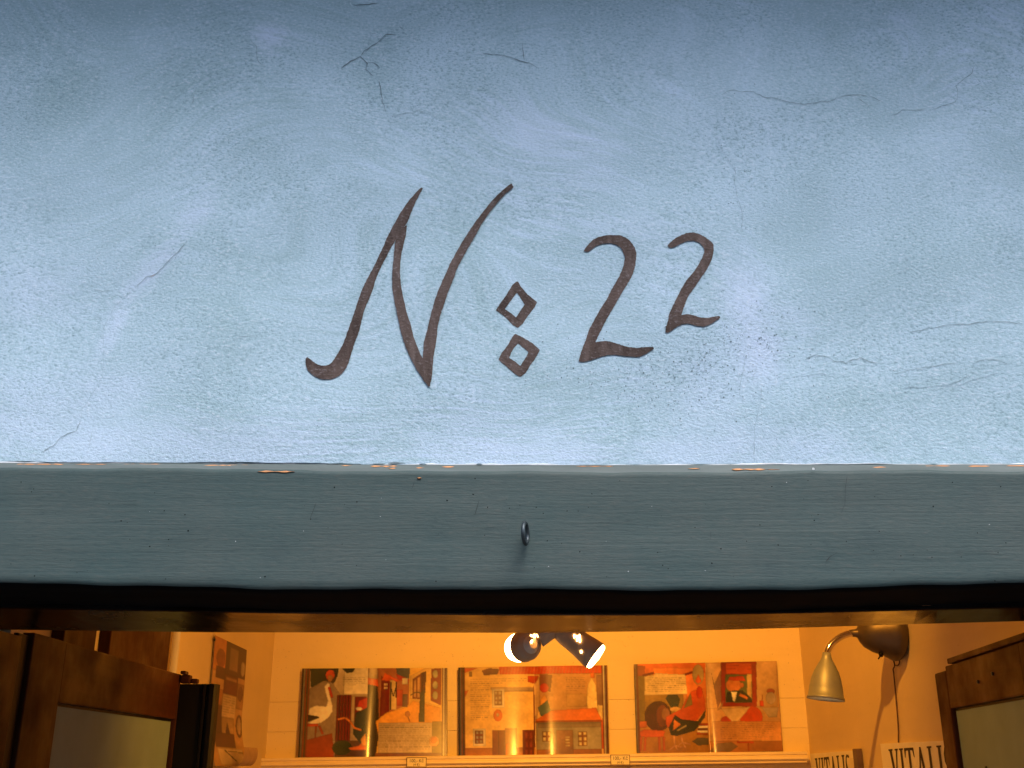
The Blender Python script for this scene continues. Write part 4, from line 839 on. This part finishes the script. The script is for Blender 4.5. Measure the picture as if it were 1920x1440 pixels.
shd = mesh_obj('lamp_shade', *lathegeo(prof, top, ax, 44), M['shade'], wl, True)
mesh_obj('bulb', *lathegeo([(.45 * Ls, .0001), (.46 * Ls, 30 * s4), (.62 * Ls, 58 * s4), (.78 * Ls, 52 * s4), (.86 * Ls, 24 * s4), (.87 * Ls, .0001)], top, ax, 20), mat_emit('lit_small_bulb', (1, .55, .2), 6), shd, True)
mesh_obj('switch_knob', *join([lathegeo([(-.006, .0001), (-.006, .004), (.0, .0055), (.006, .004), (.006, .0001)], at(*z4(750, 378), YL - .01), (0, 0, 1), 14), tubegeo([at(*z4(748, 385), YL - .01), at(*z4(728, 418), YL - .01)], .0016, 8)]), M['black'], wl, True)
for q in (((850, 425), (862, 470), (850, 500), (855, 540), (868, 680), (885, 880), (892, 990), (893, 1100)), ((892, 385), (902, 440), (890, 468), (872, 470))):
    mesh_obj('flex', *tubegeo(smooth_path([at_x(*z4(*p), RXR - .004) for p in q], 5), .0017, 7), M['wire'], wl, True)
for q in (((912, 268), (945, 245)), ((966, 215), (970, 180), (962, 130), (960, 60))):
    mesh_obj('flex', *tubegeo(smooth_path([at_x(*z4(*p), RXR - .0025) for p in q], 4), .0012, 6), M['wire'], wl, True)
ld = bpy.data.lights.new('reading', 'SPOT'); ld.energy = E_WALL; ld.color = LAMP; ld.spot_size = R(110); ld.spot_blend = .6; ld.shadow_soft_size = .02
lo = bpy.data.objects.new('reading_light', ld); C.objects.link(lo); lo.parent = shd; lo.location = top + ax * Ls * .92; lo.rotation_euler = ax.to_track_quat('-Z', 'Y').to_euler()

# ================================================================== SIGNS ON THE RIGHT WALL
GL = {'V': [[(0, 1), (.34, 1), (.34, .965), (.27, .95), (.44, .30), (.60, .95), (.52, .965), (.52, 1), (.78, 1), (.78, .965), (.71, .95), (.45, 0), (.36, 0), (.08, .95), (0, .965)]],
      'I': [[(0, 1), (.32, 1), (.32, .965), (.24, .95), (.24, .05), (.32, .035), (.32, 0), (0, 0), (0, .035), (.08, .05), (.08, .95), (0, .965)]],
      'T': [[(0, 1), (.72, 1), (.74, .76), (.70, .76), (.62, .93), (.45, .94), (.45, .05), (.54, .035), (.54, 0), (.20, 0), (.20, .035), (.29, .05), (.29, .94), (.12, .93), (.04, .76), (0, .76)]],
      'A': [[(.32, 1), (.44, 1), (.70, .05), (.78, .035), (.78, 0), (.45, 0), (.45, .035), (.53, .05), (.475, .27), (.24, .27), (.225, .335), (.46, .335), (.36, .74), (.16, .05), (.25, .035), (.25, 0), (0, 0), (0, .035), (.07, .05)]],
      'L': [[(0, 1), (.33, 1), (.33, .965), (.24, .95), (.24, .06), (.44, .07), (.54, .28), (.58, .28), (.56, 0), (0, 0), (0, .035), (.08, .05), (.08, .95), (0, .965)]],
      'S': [[(.50, .96), (.50, .72), (.46, .72), (.40, .88), (.28, .95), (.18, .90), (.16, .79), (.22, .68), (.42, .52), (.53, .38), (.55, .22), (.47, .07), (.30, -.01), (.14, .02), (.06, .05), (.02, .01), (.0, .01), (.0, .30), (.04, .30), (.10, .13), (.24, .04), (.36, .08), (.40, .20), (.34, .32), (.14, .48), (.03, .62), (.02, .80), (.10, .95), (.26, 1.01), (.38, .98), (.46, .96), (.48, 1.0), (.50, 1.0)]]}
WID = {'V': .78, 'I': .32, 'T': .74, 'A': .78, 'L': .58, 'S': .55}
def sign(label, yl, yr, ztl, ztr, hgt, word, ty0, ty1, tz0, tz1, th):
    """on the right wall; text runs from far (small Y last) toward the camera"""
    t = thing('shop_sign', label, 'sign', 'lettered boards on the right wall')
    X = RXR - .006
    V = [(X, yl, ztl), (X, yr, ztr), (X, yr, ztr - hgt), (X, yl, ztl - hgt)]; V += [(RXR - .0006, y, z) for (_, y, z) in V]
    mesh_obj('board', V, [(0, 3, 2, 1), (4, 5, 6, 7), (0, 1, 5, 4), (1, 2, 6, 5), (2, 3, 7, 6), (3, 0, 4, 7)], M['sign'], t)
    tot = sum(WID[c] for c in word) + .09 * (len(word) - 1); u0 = 0
    for ch in word:
        for P in GL[ch]:
            V = []
            for (x, y) in P:
                s = (u0 + x) / tot; V.append((X - .0008, ty0 + (ty1 - ty0) * s, tz0 + (tz1 - tz0) * s - th * (1 - y)))
            mesh_obj('letter', V, [tuple(range(len(V)))], M['text'], t)
        u0 += WID[ch] + .09
    return t
a, b = at_x(1655, 1394.5, RXR), at_x(1790, 1388, RXR); c0, c1 = at_x(1671, 1405, RXR), at_x(1789, 1396, RXR)
sign('large pale lettered board beside the right door leaf, nearer one on the wall', a.y, b.y, a.z, b.z, .20, 'VITALIS', c0.y, c1.y, c0.z, c1.z, .085)
a, b = at_x(1523, 1413, RXR), at_x(1609, 1407, RXR); c0, c1 = at_x(1532, 1422, RXR), at_x(1597, 1414, RXR)
s1 = sign('small pale lettered board beside the end of the ledge, farther one on the wall', a.y, b.y, a.z, b.z, .20, 'VITALIS', c0.y, c1.y, c0.z, c1.z, .10)
e0, e1 = at_x(1609, 1404, RXR), at_x(1617, 1404, RXR)
box('side_strip', RXR - .016, RXR - .0008, e1.y, e0.y - .001, e0.z - .2, e0.z, M['cover'], s1, .002)
q0, q1 = at_x(1594, 1421, RXR), at_x(1607, 1420, RXR)
box('sticker', RXR - .0082, RXR - .0062, q1.y, q0.y, q0.z - .15, q0.z, M['card'], s1)

# ================================================================== LEFT WALL: hanging print, pipe, board
def cal():
    c = Canvas(60, 150, lambda x, y: ((x - 1540) / 215, (y - 395) / 920), (.62, .40, .20))
    c.rect(1540, 395, 1640, 640, (.66, .30, .12)); c.poly([(1615, 395), (1755, 395), (1755, 640), (1615, 640)], (.14, .06, .04)); c.rect(1640, 430, 1700, 600, (.34, .22, .14)); c.ell(1735, 560, 16, 60, (.5, .4, .28)); c.ell(1585, 540, 28, 70, (.35, .13, .07)); c.rect(1560, 600, 1620, 690, (.16, .06, .04))
    c.rect(1615, 640, 1705, 790, (.22, .06, .03)); c.rect(1625, 660, 1700, 680, (.5, .3, .15)); c.rect(1705, 680, 1755, 880, (.44, .26, .12)); c.ell(1730, 760, 18, 60, (.26, .13, .07)); c.rect(1615, 790, 1705, 960, (.70, .54, .34)); c.text(1622, 800, 1700, 950, 8)
    c.rect(1550, 760, 1615, 880, (.5, .24, .10)); c.rect(1560, 880, 1620, 1080, (.16, .07, .05)); c.rect(1620, 960, 1700, 1160, (.55, .38, .2)); c.poly([(1630, 1160), (1655, 990), (1690, 1160)], (.14, .05, .04)); c.ell(1735, 1010, 24, 90, (.2, .09, .05)); c.ell(1735, 1010, 14, 70, (.6, .45, .28)); c.rect(1570, 1080, 1700, 1180, (.2, .08, .05)); c.rect(1580, 1190, 1740, 1310, (.72, .58, .38)); c.line([(1620, 1200), (1680, 1280)], 8, DK); c.line([(1640, 1210), (1740, 1215)], 6, DK)
    c.grade(.03); c.blur(); return c
pl = thing('hanging_print', 'long brown picture sheet hanging on the left wall, curling at its foot', 'poster')
cvc = cal(); pa0, pa1 = at_x(402, 1191, RXL + .004), at_x(459, 1219, RXL + .004)
zlow = at_x(415, 1436, RXL + .03).z
def fp(u_, v_):
    p = pa0.lerp(pa1, u_); z = p.z + (zlow - p.z) * v_
    return Vector((RXL + .006 + .030 * max(0, v_ - .55) ** 2 * 5 + .004 * u_, p.y + .006 * math.sin(v_ * 4) + .02 * max(0, v_ - .7) * u_, z))
sheet('print_sheet', cvc, fp, M['matte'], pl)
V = [fp(u_, v_) - Vector((.0025, 0, 0)) for v_ in np.linspace(0, 1, 30) for u_ in (0, 1)]
mesh_obj('backing', V, [(2 * i, 2 * i + 1, 2 * i + 3, 2 * i + 2) for i in range(29)], M['card'], pl)
e = fp(0.5, 1)
crl = [(RXL + .006 + .05 + .02 * math.cos(a) * s_, e.y + dy, zlow + .03 + .03 * math.sin(a)) for s_ in (1,) for a in np.linspace(.5, -1.4, 12) for dy in (-.05, .10)]
mesh_obj('loose_slip', crl, [(2 * i, 2 * i + 1, 2 * i + 3, 2 * i + 2) for i in range(11)], M['sheet_back'], pl)
mesh_obj('pin', *lathegeo([(0, .0001), (0, .003), (.003, .0045), (.005, .0001)], (RXL + .0065, pa0.y - .01, pa0.z - .012), (1, 0, 0), 10), M['iron'], pl)

pp = at_x(327, 1230, RXL + .014)
pi_ = thing('heating_pipe', 'white glossy upright pipe on the left wall behind the left door leaf', 'pipe')
mesh_obj('tube', *tubegeo([(RXL + .014, pp.y, .03), (RXL + .014, pp.y, CEIL)], .0085, 20), M['pipe'], pi_, True)
for zz in (.6, 1.95): mesh_obj('clip', *tubegeo([(RXL, pp.y, zz), (RXL + .024, pp.y, zz)], .006, 10), M['pipe'], pi_)
wb0, wb1 = at_x(208, 1220, RXL + .025), at_x(318, 1240, RXL + .025)
wd_ = thing('wall_board', 'brown wooden board standing against the left wall behind the left door leaf', 'board')
box('plank', RXL + .001, RXL + .022, wb0.y, wb1.y, .031, 2.2, M['doorv'], wd_, .002)
box('batten', RXL + .0225, RXL + .030, wb0.y + .01, wb1.y - .01, .5, .58, M['doorv'], wd_, .002)
wc0, wc1 = at_x(120, 1220, RXL + .025), at_x(178, 1240, RXL + .025)
wd2 = thing('wall_batten', 'narrow brown upright batten on the left wall nearest the door hinge', 'board')
box('plank', RXL + .001, RXL + .022, wc0.y, wc1.y, .031, 2.2, M['doorv'], wd2, .002)
box('bracket', RXL + .0225, RXL + .028, wc0.y + .005, wc1.y - .005, 1.2, 1.24, M['iron'], wd2, .001)
